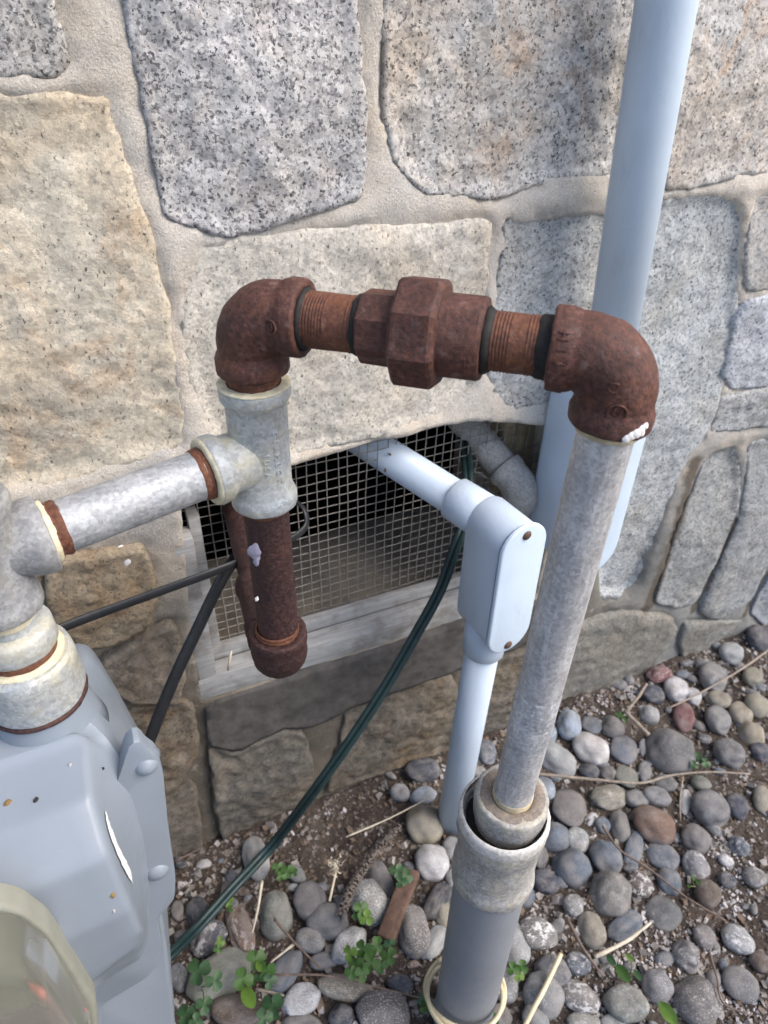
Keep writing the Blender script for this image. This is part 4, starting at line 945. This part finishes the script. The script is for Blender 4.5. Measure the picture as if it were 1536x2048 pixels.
# ------------------------------------------------------------------ pebbles
PC = dict(pale=(.275, .285, .295), white=(.43, .435, .45), grey=(.175, .18, .188), mid=(.122, .125, .134), slate=(.102, .120, .148), dark=(.050, .056, .075), black=(.033, .037, .047),
          tan=(.235, .215, .170), taupe=(.142, .135, .134), rust=(.150, .102, .080), red=(.15, .068, .070), green=(.165, .174, .158), brown=(.095, .074, .062), blue=(.23, .28, .34))
def pebble_mesh(k):
    bm = bmesh.new(); bmesh.ops.create_icosphere(bm, subdivisions=4 if k < 3 else 3, radius=1.0); sd = Vector((k * 3.7, k * 1.3, k))
    for v in bm.verts:
        p = v.co.copy(); s = noise.noise(p * .8 + sd) * .24 + noise.noise(p * 1.7 + sd) * .10 + noise.fractal(p * 5 + sd, 1, 2, 3) * .012
        if k in (2, 4): s += abs(noise.noise(p * 1.3 + sd)) * -.22 + noise.noise(p * 3 + sd) * .06
        e = 2.4 if k != 2 else 3.2                       # slightly boxy cross-section
        r = (abs(p.x) ** e + abs(p.y) ** e + abs(p.z) ** e) ** (-1 / e)
        v.co = p * (r * .5 + .5) * (1 + s)
    me = bpy.data.meshes.new("pebble"); bm.to_mesh(me); bm.free(); me.materials.append(M["pebble"])
    me.polygons.foreach_set("use_smooth", [True] * len(me.polygons)); return me
PM = [pebble_mesh(k) for k in range(5)]                # 0-1 smooth, 2 broken, 3 smooth, 4 knobbly
# (x, y, half length, half width, tilt, colour, shape, flecks, crust, label)
PB = [
 (510,1709,46,27,75,'pale',0,.1,0,"pale grey pointed pebble lying under the green cord at the wall foot"),
 (406,1722,18,9,-10,'white',2,.2,0,"small pinkish white chip on the soil right of the meter seam"),
 (398,1825,36,28,60,'dark',0,.1,0,"dark purple grey pebble half under the low end of the green cord"),
 (417,1868,52,28,-45,'dark',2,.2,.5,"dark slate stone with a white quartz patch beside the green cord"),
 (477,1851,62,27,72,'rust',2,.3,.35,"orange brown broken stone with a cream top among the left pebbles"),
 (549,1820,52,35,85,'green',0,.3,.1,"pale greenish upright oval pebble right of the orange brown stone"),
 (620,1796,43,34,70,'mid',1,.1,0,"dull grey pebble behind the biggest grey one of the heap of three"),
 (652,1835,46,37,10,'mid',0,.15,0,"big mid grey pebble on top of the heap left of the terracotta shard"),
 (620,1873,32,26,20,'grey',1,.6,0,"speckled pebble tucked under the front of the big mid grey one"),
 (646,1910,32,19,-10,'grey',4,.2,0,"flat grey stone below the heap and above the tan slab"),
 (698,1880,45,29,-52,'white',1,.8,0,"white speckled oval pebble behind the thick clover clump"),
 (737,1797,49,38,62,'pale',0,.9,0,"large pale granite pebble with black flecks left of the terracotta shard"),
 (435,1950,76,44,-33,'green',0,.2,0,"largest flat greenish grey stone beneath the round clover leaves"),
 (356,1948,30,20,70,'slate',1,.3,.2,"blue grey stone squeezed against the lower right of the meter"),
 (471,2018,54,34,5,'brown',1,.2,0,"red brown stone below the largest flat greenish one"),
 (570,1934,52,27,-60,'slate',1,.1,0,"smooth slate slab lying slantwise under the crossed twigs"),
 (602,1990,44,33,-35,'white',1,.7,0,"round white pebble with dark pits in front of the tan slab"),
 (690,1966,62,28,8,'tan',4,.6,.2,"rough tan gravelly slab under the thick clover clump"),
 (604,2040,42,25,0,'taupe',1,.2,0,"taupe pebble cut by the bottom edge below the white pitted one"),
 (685,2028,32,28,20,'dark',2,.4,0,"dark bluish stone below the rough tan slab"),
 (586,1764,14,8,0,'white',2,.3,0,"small white chip above the heap of grey pebbles"),
 (593,1741,22,16,40,'grey',1,.2,0,"small grey pebble beside the clover sprig by the cord"),
 (461,1745,15,13,0,'slate',2,.2,0,"little blue grey stone left of the green cord"),
 (354,1817,22,14,80,'taupe',1,.2,0,"little brownish stone touching the meter seam"),
 (362,1724,14,9,0,'black',1,.1,0,"small blackish stone beside the middle of the meter seam"),
 (484,1774,15,10,10,'brown',1,.1,0,"small brown stone between the cord and the orange brown stone"),
 (848,1642,42,38,15,'tan',0,.15,0,"big round olive brown pebble left of the thin conduit foot"),
 (864,1717,38,35,10,'white',0,.25,.1,"bright white round pebble left of the coupling"),
 (757,1748,44,27,68,'mid',0,.4,0,"dim grey pebble behind the dark clover leaf"),
 (877,1796,42,25,-58,'black',0,.1,0,"black pebble between the terracotta shard and the riser"),
 (887,1818,32,19,80,'tan',0,.2,0,"tan pebble peeping out from behind the riser"),
 (827,1856,57,33,80,'taupe',0,.7,0,"long speckled pinkish grey pebble right of the terracotta shard"),
 (868,1880,40,22,-58,'pale',0,.3,0,"pale pebble behind the cable coil at the riser foot"),
 (765,2022,58,50,0,'taupe',0,.8,0,"big brown speckled pebble at the bottom edge left of the cable coil"),
 (748,1900,26,18,80,'tan',2,.5,.2,"yellowish broken stone behind the thick clover clump"),
 (1030,1882,52,30,78,'pale',0,.4,0,"pale greenish upright pebble right of the riser"),
 (1046,1778,32,22,60,'slate',0,.2,0,"blue grey pebble just right of the coupling's lower edge"),
 (1093,1757,30,24,20,'dark',1,.1,0,"dark grey pebble between the coupling and the blue slate one"),
 (1146,1726,43,37,60,'slate',0,.15,0,"large blue slate pebble right of the coupling"),
 (1075,1860,42,34,0,'taupe',4,.6,.9,"white crusted lump right of the pale greenish pebble"),
 (1010,1966,40,29,60,'grey',1,.6,.1,"speckled grey pebble right of the cable coil"),
 (1087,1985,52,39,50,'grey',0,.4,.1,"grey pebble lying under the loose cable end"),
 (1108,1937,36,33,0,'mid',1,.2,.1,"dark grey stone above the tip of the loose cable end"),
 (1072,2034,37,24,50,'grey',0,.3,0,"grey pebble under the bottom of the loose cable end"),
 (1003,2025,24,26,0,'taupe',1,.2,0,"tan grey pebble at the bottom edge right of the cable coil"),
 (1162,1986,44,30,20,'taupe',4,.5,.6,"crusty stone right of the loose cable end"),
 (801,1958,28,20,0,'dark',1,.2,0,"dark stone behind the left side of the cable coil"),
 (827,1920,15,8,-20,'rust',2,.2,.3,"small pinkish chip below the long speckled pebble"),
 (905,1690,20,24,0,'grey',1,.3,0,"small grey pebble in the gap between white pebble and coupling"),
 (906,1748,14,20,0,'grey',1,.3,0,"small grey pebble pressed against the riser under the coupling"),
 (1082,1704,17,26,0,'mid',1,.2,0,"narrow grey pebble hidden behind the coupling's right side"),
 (1111,1668,30,29,0,'slate',0,.2,0,"blue grey pebble at the upper right of the coupling"),
 (1157,1674,29,22,50,'pale',1,.3,.3,"whitish pebble above the large blue slate one"),
 (1214,1708,37,31,10,'slate',0,.15,0,"rounded blue slate pebble crossed by the thin vine"),
 (1271,1692,38,19,-80,'slate',3,.1,.1,"narrow upright grey blue pebble with a pale rim"),
 (1329,1700,37,29,12,'slate',3,.1,.1,"egg shaped slate pebble with a pale lower rim"),
 (1394,1669,36,23,38,'taupe',0,.1,0,"smooth taupe egg shaped pebble at the edge of the bare soil"),
 (1396,1720,35,22,60,'grey',0,.2,.5,"grey pebble with a white crusted end right of the egg shaped slate"),
 (1342,1755,28,23,15,'slate',0,.1,0,"greenish slate pebble under the thin vine"),
 (1222,1783,46,44,20,'taupe',0,.2,.15,"big round grey brown pebble with white smears"),
 (1284,1765,31,24,40,'brown',4,.3,.8,"brown stone with a white crust right of the big round one"),
 (1331,1817,41,34,20,'mid',3,.15,.05,"flat round mid grey pebble with a pale edge"),
 (1253,1846,41,27,-36,'slate',0,.25,.05,"slate pebble pointing down left above the pale stick"),
 (1184,1854,42,26,72,'tan',0,.3,.1,"yellowish tan tapering pebble left of the slate one"),
 (1149,1806,25,20,60,'grey',4,.3,.5,"small grey stone with a white flake left of the big round one"),
 (1157,1921,26,24,0,'slate',4,.5,.6,"bluish crusted stone left of the pale stick"),
 (1376,1908,37,28,30,'mid',2,.6,.25,"cracked dark grey stone with a black cleft"),
 (1412,1868,22,24,0,'taupe',1,.2,.2,"brownish knob of stone between cracked and crusted stones"),
 (1480,1869,39,24,25,'pale',4,.8,.8,"white crusted half buried stone near the right edge"),
 (1484,1963,37,37,0,'mid',3,.3,.02,"flat disc shaped dark grey stone with pale rim"),
 (1396,1998,57,45,65,'taupe',0,.6,.1,"largest grey brown pebble at the lower right"),
 (1316,1968,39,28,60,'grey',0,.6,.1,"speckled grey pebble left of the largest lower right one"),
 (1256,2002,44,39,0,'green',1,.3,.2,"mossy grey stone behind the clover at the lower right"),
 (1170,2034,36,20,0,'green',4,.4,.3,"mossy tan stone at the bottom edge"),
 (1232,2039,28,21,0,'pale',1,.3,0,"pale round pebble at the bottom edge beside the mossy one"),
 (1482,1684,24,18,20,'slate',2,.2,.3,"small bluish stone alone on the bare soil"),
 (1511,1747,24,20,0,'taupe',4,.4,.3,"dull brown lump near the right edge of the bare soil"),
 (1459,1752,18,15,0,'dark',1,.2,.2,"small dark pebble on the bare soil"),
 (1456,1712,15,12,0,'white',4,.3,.6,"small white crust lump on the bare soil"),
 (1422,1779,26,28,0,'brown',4,.1,0,"brown clod shaped stone on the bare soil"),
 (1527,1914,24,22,0,'brown',4,.2,0,"brown stone cut by the right edge below the crusted one"),
 (1180,1495,44,26,25,'white',0,.15,0,"long whitish pebble slanting behind the galvanised pipe"),
 (1249,1493,29,32,0,'slate',3,.1,0,"teardrop greenish slate pebble right of the long whitish one"),
 (1137,1453,24,28,0,'blue',0,.2,.1,"pale blue pebble beside the galvanised pipe"),
 (1183,1450,22,20,0,'slate',3,.2,0,"grey blue pebble above the long whitish one"),
 (1225,1454,24,20,0,'taupe',0,.15,0,"olive brown pebble above the teardrop slate one"),
 (1110,1513,52,25,33,'pale',0,.15,0,"large long pale pebble half behind the galvanised pipe"),
 (1342,1498,49,42,0,'mid',0,.15,.05,"large dull grey double topped stone below the broken stick"),
 (1300,1425,20,16,0,'pale',0,.2,.1,"small pale pebble under the broken stick"),
 (1303,1389,27,16,0,'dark',0,.1,0,"dark blue pebble behind the broken stick"),
 (1318,1353,27,15,-18,'red',2,.2,.2,"dull red stone against the wall foot"),
 (1352,1380,24,22,0,'white',1,.4,.1,"white grey pebble in front of the dull red one"),
 (1388,1389,16,16,0,'white',1,.4,.2,"small white pebble right of the white grey one"),
 (1461,1310,23,19,45,'pale',1,.3,.2,"white grey pebble close to the wall foot at the right"),
 (1425,1357,27,26,0,'grey',1,.3,.15,"grey pebble with a white fleck beneath the long straw"),
 (1516,1282,25,22,0,'dark',1,.1,0,"dark blue pebble against the wall at the right edge"),
 (1370,1428,21,28,0,'red',1,.1,.05,"maroon upright pebble in front of the white grey one"),
 (1438,1435,25,27,0,'grey',1,.2,.05,"pale grey round pebble right of the maroon one"),
 (1438,1396,24,16,0,'tan',1,.2,0,"tan pebble on top of the pale grey round one"),
 (1506,1352,22,16,20,'tan',1,.2,0,"tan green pebble under the straw near the right edge"),
 (1485,1420,23,23,0,'tan',1,.1,0,"tan pebble left of the hollowed yellowish one"),
 (1518,1408,25,20,0,'tan',4,.1,0,"hollowed yellowish pebble near the right edge"),
 (1506,1459,26,23,0,'tan',0,.1,0,"round tan pebble in front of the yellowish ones"),
 (1461,1501,34,24,15,'mid',1,.2,.1,"dark grey flat stone at the edge of the bare soil"),
 (1527,1495,20,17,0,'dark',1,.2,0,"dark pebble at the right edge below the round tan one"),
 (1255,1547,25,24,0,'green',3,.1,0,"round greenish grey pebble behind the long dry stalk"),
 (1180,1537,22,14,0,'dark',0,.1,0,"small dark pebble below the long whitish one"),
 (1217,1542,18,14,0,'taupe',0,.1,0,"small taupe pebble left of the round greenish one"),
 (1292,1537,14,24,5,'grey',1,.3,.1,"narrow striped grey pebble left of the double topped stone"),
 (1290,1488,10,18,0,'pale',1,.2,.1,"narrow pale pebble under the end of the broken stick"),
 (1334,1558,25,16,0,'mid',1,.2,.05,"low grey pebble under the curve of the dry stalk"),
 (1140,1607,36,44,0,'taupe',3,.08,0,"large smooth dark taupe pebble right of the reducer"),
 (1219,1589,38,24,-10,'tan',0,.5,.15,"tan grey mottled pebble below the long dry stalk"),
 (1315,1590,31,18,10,'grey',1,.2,.1,"grey green pebble above the rust brown one"),
 (1276,1592,26,17,0,'grey',1,.2,.05,"grey pebble between mottled and grey green ones"),
 (1376,1594,13,27,5,'white',4,.3,.3,"bright white upright stone below the dry stalk"),
 (1422,1615,39,32,10,'mid',1,.1,.05,"dark grey blunt pebble right of the bright white stone"),
 (1477,1607,22,24,0,'dark',1,.1,.05,"dark blue pebble right of the blunt dark grey one"),
 (1243,1642,19,33,-10,'taupe',0,.15,0,"upright taupe pebble left of the rust brown one"),
 (1308,1643,52,31,24,'rust',0,.12,0,"large rust brown egg shaped pebble"),
 (1186,1628,17,11,-50,'white',2,.2,.2,"small white chip right of the dark taupe pebble"),
 (1208,1642,16,16,0,'slate',1,.1,0,"small blue pebble below the small white chip"),
 (845,1536,38,22,-6,'dark',0,.1,.03,"dark blue flat pebble at the wall foot left of the thin conduit"),
 (801,1577,22,17,20,'pale',1,.2,.05,"small pale pebble below the dark blue flat one"),
 (848,1584,27,18,-20,'blue',1,.2,.05,"blue grey pebble behind the thin straw"),
 (973,1504,20,24,0,'slate',1,.3,.2,"blue grey pebble between the two pipes at the wall"),
 (1090,1574,27,20,40,'blue',1,.1,.05,"pale blue pebble right of the galvanised pipe end"),
 (1096,1465,18,22,0,'blue',1,.2,.1,"light blue pebble right behind the galvanised pipe"),
 (958,1536,18,11,0,'pale',1,.1,0,"pale pebble just behind the reducer"),
 (1404,1560,20,14,0,'green',4,.2,0,"mossy green stone under the end of the dry stalk"),
 (1530,1590,18,26,0,'tan',4,.2,.1,"olive stone cut by the right edge"),
]
PG = "pebbles on the soil at the wall foot"
for (a, b, ha, hb_, ang, colr, shp, spk, crs, lab) in PB:
    q = math.radians(ang); c = G(a, b, .012); s = .95
    u = G(a + ha * math.cos(q), b + ha * math.sin(q), .012) - c; w = G(a - hb_ * math.sin(q), b + hb_ * math.cos(q), .012) - c
    lu, lw = np.linalg.norm(u) * s, np.linalg.norm(w) * s
    if lu >= lw: ang_w = math.atan2(u[1], u[0]); A_, B_ = lu, lw
    else: ang_w = math.atan2(w[1], w[0]); A_, B_ = lw, lu
    hgt = min(B_ * .80, .027) if shp != 3 else min(B_ * .42, .013)
    o = bpy.data.objects.new("pebble", PM[shp]); COL.objects.link(o)
    o.location = (c[0], c[1], gz(c[0], c[1]) + hgt * .34); o.scale = (A_, B_, hgt)
    o.rotation_euler = (random.uniform(-.12, .12), random.uniform(-.12, .12), ang_w)
    cl = PC[colr]; j = random.uniform(.9, 1.1); o.color = (cl[0] * j * random.uniform(.97, 1.03), cl[1] * j, cl[2] * j * random.uniform(.97, 1.03), 1)
    o["speck"] = float(spk); o["crust"] = float(crs); tag(o, lab, "pebble", PG)
# small filler stones nobody would count
def filler():
    V, Fc = [], []; base = PM[3]; bv = [v.co.copy() for v in base.vertices]
    bm = bmesh.new(); bmesh.ops.create_icosphere(bm, subdivisions=2, radius=1); bv = [v.co.copy() for v in bm.verts]; bf = [[v.index for v in f.verts] for f in bm.faces]; bm.free()
    used = [(G(p[0], p[1], .012), max(p[2], p[3]) * .00062) for p in PB]
    out = {0: ([], []), 1: ([], []), 2: ([], [])}; cnt = 0; tries = 0
    while cnt < 300 and tries < 20000:
        tries += 1; x, y = random.uniform(-.1, 1.9), random.uniform(-.55, -.005); r = random.uniform(.005, .0125)
        if x > 1.15 - .0 and y < -.16 and random.random() < .8: continue
        if .05 < x < .42 and y > -.13 and random.random() < .75: continue
        if any((x - c[0]) ** 2 + (y - c[1]) ** 2 < (rr * .75 + r * .5) ** 2 for c, rr in used): continue
        if (x - .2535) ** 2 + (y + .352) ** 2 < (.043 + r) ** 2: continue
        used.append((np.array([x, y, 0]), r)); cnt += 1
        V, Fc = out[random.choice((0, 0, 1, 1, 2))]; k0 = len(V); R = Matrix.Rotation(random.uniform(0, 6.3), 3, 'Z'); s = Vector((r * random.uniform(1, 1.5), r * random.uniform(.7, 1), r * random.uniform(.5, .75))); sd = Vector((x * 50, y * 50, 0)); z = gz(x, y) + s.z * .35
        for p in bv:
            k = 1 + noise.noise(p * .9 + sd) * .25; v = R @ Vector((p.x * s.x * k, p.y * s.y * k, p.z * s.z * k)); V.append((x + v.x, y + v.y, z + v.z))
        Fc += [[i + k0 for i in f] for f in bf]
    for i, (nm, cl, lab) in enumerate((("grey_gravel", PC['mid'], "small grey stones filling the gaps between the pebbles"), ("slate_gravel", PC['slate'], "small bluish stones filling the gaps between the pebbles"), ("tan_gravel", PC['taupe'], "small tan stones filling the gaps between the pebbles"))):
        o = obj(nm, out[i], M["gravel"]); o["kind"] = "stuff"; o["label"] = lab; o.color = (*cl, 1); o["speck"] = .3; o["crust"] = .15
filler()
# terracotta shard
a, b = G(822, 1742, .016), G(768, 1882, .016); d = unit(b - a); w = np.array([-d[1], d[0], 0])
sh = obj("clay_shard", roughen(box((a + b) / 2 + np.array([0, 0, .002]), np.linalg.norm(b - a) / 2, .0125, .006, (d, w, (0, 0, 1)), bev=.0035), .003, 45), M["clay"], loc=tuple((a + b) / 2))
tag(sh, "narrow red brown terracotta shard among the pebbles left of the riser", "shard")

# ------------------------------------------------------------------ twigs and stalks
def lay(pts, h=.02, mh=None): return [G(a, b, h if mh is None else mh[i]) for i, (a, b) in enumerate(pts)]
def twig(name, pts, r, mat, lab, h=.02, taper=True, cat="twig"):
    r *= .85; w = lay(pts, h) if not callable(h) else [G(a, b, h(i)) for i, (a, b) in enumerate(pts)]
    o = obj(name, roughen(tube(w, (lambda t: r * (1.15 - .5 * t)) if taper else r, 6, 8), r * .25, 90), M[mat], loc=tuple(w[len(w) // 2])); tag(o, lab, cat); return o
twig("dry_stalk", [(1066, 1547), (1120, 1552), (1180, 1558), (1280, 1566), (1340, 1551), (1420, 1544), (1500, 1548)], .0026, "straw", "long curved dry stalk lying across the pebbles behind the galvanised pipe", .034, cat="stalk")
twig("dry_straw", [(1540, 1298), (1480, 1340), (1400, 1386), (1338, 1416)], .0024, "straw", "long straight straw over the pebbles at the right edge", .036, cat="straw")
twig("broken_stick", [(1293, 1368), (1275, 1396), (1254, 1422)], .0030, "straw", "upper piece of a broken stick near the wall foot", .036, False, "stick")
twig("broken_stick", [(1250, 1423), (1272, 1445), (1297, 1470)], .0042, "straw", "thicker lower piece of a broken stick pointing down right", .036, False, "stick")
twig("pale_stick", [(1190, 1914), (1250, 1884), (1280, 1862), (1302, 1845)], .0030, "pale", "pale straight stick below the slate pebble pointing down left", .022, cat="stick")
twig("dry_vine", [(1205, 1652), (1240, 1700), (1290, 1732), (1330, 1762), (1375, 1796), (1452, 1842)], .0019, "twig", "thin brown vine trailing over the slate pebbles to the soil", .034, cat="vine")
twig("brown_twig", [(1133, 1835), (1168, 1900), (1206, 1952)], .0026, "twig", "brown twig left of the pale stick", .022)
twig("brown_twig", [(1419, 1905), (1434, 1955), (1446, 2005), (1500, 2030)], .0019, "twig", "thin bent twig right of the largest lower right pebble", .026)
twig("dry_straw", [(692, 1674), (780, 1636), (868, 1590)], .0014, "pale", "thin straw slanting up to the thin conduit foot", .030, cat="straw")
twig("dry_straw", [(524, 1762), (516, 1815), (505, 1866)], .0023, "pale", "pale upright straw left of the greenish oval pebble", .036, cat="straw")
twig("brown_twig", [(549, 1838), (588, 1884), (640, 1936)], .0021, "twig", "brown twig crossing in front of the greenish oval pebble", .038)
twig("dry_straw", [(588, 1888), (541, 1925)], .0020, "pale", "short whitish straw touching the brown twig", .034, cat="straw")
twig("dry_vine", [(548, 1950), (640, 1950), (700, 1962), (770, 1978), (842, 1996)], .0014, "twig", "thin reddish vine running to the cable coil", .036, cat="vine")
twig("dry_straw", [(512, 1978), (568, 1991)], .0022, "straw", "short straw right of the oval weed leaf", .034, cat="straw")
twig("brown_twig", [(352, 1722), (402, 1696)], .0016, "twig", "short twig leaning against the wall beside the meter", .018)
twig("dry_straw", [(1366, 1552), (1360, 1600), (1361, 1640)], .0015, "straw", "short thin straw left of the bright white stone", .034, cat="straw")
st_ = obj("straw_bit", tube([P(462, 1302, -.008), P(456, 1340, -.012)], .0016, 2, 8), M["pale"], loc=tuple(P(459, 1320, -.01))); tag(st_, "short white straw standing on the vent's bottom rail", "straw")
# seed head: stalk with a pale fluffy head
sdh = thing("seed_head", "pale dried flower head on a straw stalk above the heap of grey pebbles", "dried flower", tuple(G(668, 1760, .02)))
obj("stalk", tube(lay([(659, 1802), (666, 1770), (672, 1742)], .026), .0017, 4, 8), M["pale"], sdh)
V, Fc = [], []
for i in range(60):
    c = G(671 + random.gauss(0, 6), 1733 + random.gauss(0, 9), .028 + random.random() * .008); d = np.array([random.gauss(0, 1), random.gauss(0, 1), abs(random.gauss(0, 1))]) * .0045; w = unit(np.cross(d, (.3, .2, 1))) * .0012; k0 = len(V); V += [c - w, c + w, c + d]; Fc.append((k0, k0 + 1, k0 + 2))
f = obj("flower_head", (V, Fc), M["pale"], sdh, smooth=False); f["kind"] = "stuff"
# dried catkin-like spike
spk = thing("dried_spike", "grey brown dried seed spike with curled scales between wall foot and pebbles", "dried plant", tuple(G(735, 1725, .01)))
sp = smooth_path(lay([(800, 1650), (762, 1690), (728, 1736), (700, 1782), (680, 1832)], .018), 8)
obj("stalk", tube([sp[0], sp[16], sp[-1]], .0022, 8, 8), M["twig"], spk)
V, Fc = [], []
for i in range(520):
    t = random.random() * (len(sp) - 1); i0 = min(int(t), len(sp) - 2); c = sp[i0] + (sp[i0 + 1] - sp[i0]) * (t - i0); ax = unit(sp[i0 + 1] - sp[i0]); side = unit(np.cross(ax, (0, 0, 1))); q = random.uniform(-.3, math.pi + .3)
    rd = side * math.cos(q) + np.array([0, 0, 1]) * math.sin(q); R = .0085 * (.75 + .4 * random.random()); w = np.cross(ax, rd) * .0022; k0 = len(V)
    V += [c + rd * R * .25 - w, c + rd * R * .25 + w, c + rd * R * .75 + w * .9 + ax * .003, c + rd * R * .75 - w * .9 + ax * .003, c + rd * R + ax * .001]; Fc += [(k0, k0 + 1, k0 + 2, k0 + 3), (k0 + 3, k0 + 2, k0 + 4)]
f = obj("scales", (V, Fc), plain("spike_scales", (.25, .215, .19), .9, .4, 200, .1), spk, smooth=False); f["kind"] = "stuff"

# ------------------------------------------------------------------ weeds
def leaf3(c, r, nrm, mat, parent, lobes=3, rot=0.0):
    nrm = unit(nrm); a = unit(np.cross(nrm, (.2, 1, .1))); b = np.cross(nrm, a); V = [np.array(c)]; Fc = []; N = 12 * lobes
    for ringi, k in ((0, .5), (1, 1.0)):
        for i in range(N):
            t = 2 * math.pi * i / N; l = (t * lobes / (2 * math.pi)) % 1.0; s = math.sin(math.pi * l)
            rad = r * k * (.30 + .70 * s ** .6 - .13 * math.exp(-((l - .5) / .09) ** 2)) if lobes > 1 else r * k * (1 - .45 * abs(math.cos(t)) ** 1.0 * 0)
            z = r * (.10 * k * k * math.cos(2 * math.pi * l) + random.uniform(-.02, .02))
            V.append(np.array(c) + a * rad * math.cos(t + rot) + b * rad * math.sin(t + rot) + nrm * z)
    Fc = [(0, 1 + i, 1 + (i + 1) % N) for i in range(N)] + [(1 + i, 1 + N + i, 1 + N + (i + 1) % N, 1 + (i + 1) % N) for i in range(N)]
    return obj("leaf", (V, Fc), M[mat], parent)
def oval(c, r, tip, nrm, mat, parent):
    nrm = unit(nrm); a = unit(np.array(tip)); b = unit(np.cross(nrm, a)); V, Fc = [], []
    for i in range(9):
        t = i / 8; w = r * .58 * math.sin(math.pi * (t * .93 + .035)) ** .7
        for j in (-1, -.5, 0, .5, 1): V.append(np.array(c) + a * (t - .5) * 2 * r + b * w * j + nrm * (abs(j) * w * .28 - r * .18 * (t - .5) ** 2))
    Fc = [(i * 5 + j, i * 5 + j + 1, i * 5 + j + 6, i * 5 + j + 5) for i in range(8) for j in range(4)]
    return obj("leaf", (V, Fc), M[mat], parent)
def weed(a, b, leaves, lab, h=.035, mat="clover"):
    base = G(a, b, .004); t = thing("clover", lab, "weed", tuple(base), None)
    for (lx, ly, lr, mt, lob) in leaves:
        hh = h * random.uniform(.8, 1.15); c = G(lx, ly, hh); r = lr * depth(c) / F; nr = np.array([random.uniform(-.35, .35) - .2, random.uniform(-.35, .2) - .35, 1.0])
        if lob == 1: oval(c, r, (random.uniform(-.3, .3), -1, .1), nr, mt, t)
        else: leaf3(c, r, nr, mt, t, lob, random.uniform(0, 6))
        obj("stem", tube([base, (base + c) / 2 + np.array([random.uniform(-.004, .004), random.uniform(-.004, .004), .004]), c], .0007, 4, 6), M["stem"], t)
C_, D_, L_ = "clover", "clover_d", "clover_l"
weed(566, 1745, [(556, 1736, 14, C_, 3), (575, 1742, 15, C_, 3), (562, 1752, 11, C_, 3), (588, 1744, 9, C_, 3)], "small clover sprig right of the green cord near the wall foot")
weed(458, 1812, [(456, 1804, 14, L_, 3), (460, 1818, 8, C_, 3)], "tiny bright clover on the tip of the orange brown stone")
weed(440, 1895, [(440, 1884, 11, L_, 3), (436, 1898, 10, C_, 3)], "tiny clover between the dark slate and the greenish flat stone")
weed(400, 1975, [(397, 1942, 27, D_, 3), (429, 1962, 21, D_, 3), (408, 2010, 19, D_, 3)], "dark clover with round leaves over the largest flat greenish stone", .055)
weed(376, 2046, [(372, 2030, 24, D_, 3), (392, 2042, 16, D_, 3)], "dark clover in the bottom corner beside the meter", .045)
weed(508, 1960, [(512, 1918, 22, C_, 3), (486, 1958, 23, C_, 3), (532, 1942, 22, C_, 3), (518, 1932, 12, L_, 1), (508, 1958, 13, C_, 3), (497, 1994, 24, L_, 1), (540, 1962, 16, D_, 3)], "leafy clover clump with one oval leaf left of the slate slab", .05)
weed(545, 2025, [(545, 2012, 27, D_, 3), (528, 2036, 20, D_, 3)], "dark green clover below the oval weed leaf", .045)
weed(724, 1840, [(722, 1818, 18, C_, 3), (733, 1836, 17, L_, 3), (714, 1828, 13, C_, 3)], "bright clover on the large pale granite pebble", .045)
weed(730, 1930, [(700, 1906, 17, L_, 3), (726, 1898, 19, C_, 3), (754, 1894, 21, C_, 3), (778, 1912, 18, C_, 3), (712, 1930, 20, C_, 3), (742, 1926, 22, C_, 3), (762, 1932, 15, C_, 3), (724, 1948, 17, C_, 3), (702, 1946, 15, C_, 3), (780, 1890, 14, D_, 3)], "thickest clover clump in front of the terracotta shard", .05)
weed(800, 1760, [(794, 1742, 17, D_, 3), (812, 1752, 17, D_, 3), (802, 1764, 13, D_, 3)], "dark clover leaf over the top of the terracotta shard", .05)
weed(1036, 1945, [(1026, 1938, 14, C_, 3), (1044, 1934, 15, C_, 3), (1038, 1952, 12, L_, 3)], "bright clover between the riser and the loose cable end", .04)
weed(978, 2040, [(972, 2028, 17, C_, 3), (985, 2040, 14, C_, 3), (962, 2044, 12, L_, 3)], "clover at the right foot of the cable coil", .035)
weed(846, 2010, [(842, 1998, 12, D_, 3), (850, 2016, 12, C_, 3)], "little clover under the left side of the cable coil", .03)
weed(1258, 1955, [(1246, 1946, 19, C_, 1), (1259, 1915, 9, L_, 1), (1275, 1950, 11, D_, 1), (1222, 1920, 12, D_, 1)], "weed with smooth oval leaves below the pale stick", .035)
weed(1340, 2046, [(1336, 2026, 23, L_, 1)], "single bright oval leaf standing at the bottom edge", .04)
weed(1390, 1775, [(1386, 1756, 6, C_, 1), (1396, 1764, 6, C_, 1), (1378, 1772, 5, C_, 1)], "tiny sprout beside the thin vine on the soil", .03)
weed(1244, 1436, [(1240, 1430, 9, C_, 3), (1250, 1438, 8, C_, 3)], "tiny clover at the joint of the broken stick", .03)
weed(1400, 1525, [(1396, 1516, 13, D_, 3), (1412, 1526, 12, D_, 3), (1388, 1530, 10, D_, 3)], "dark low weed below the dark grey flat stone", .02)
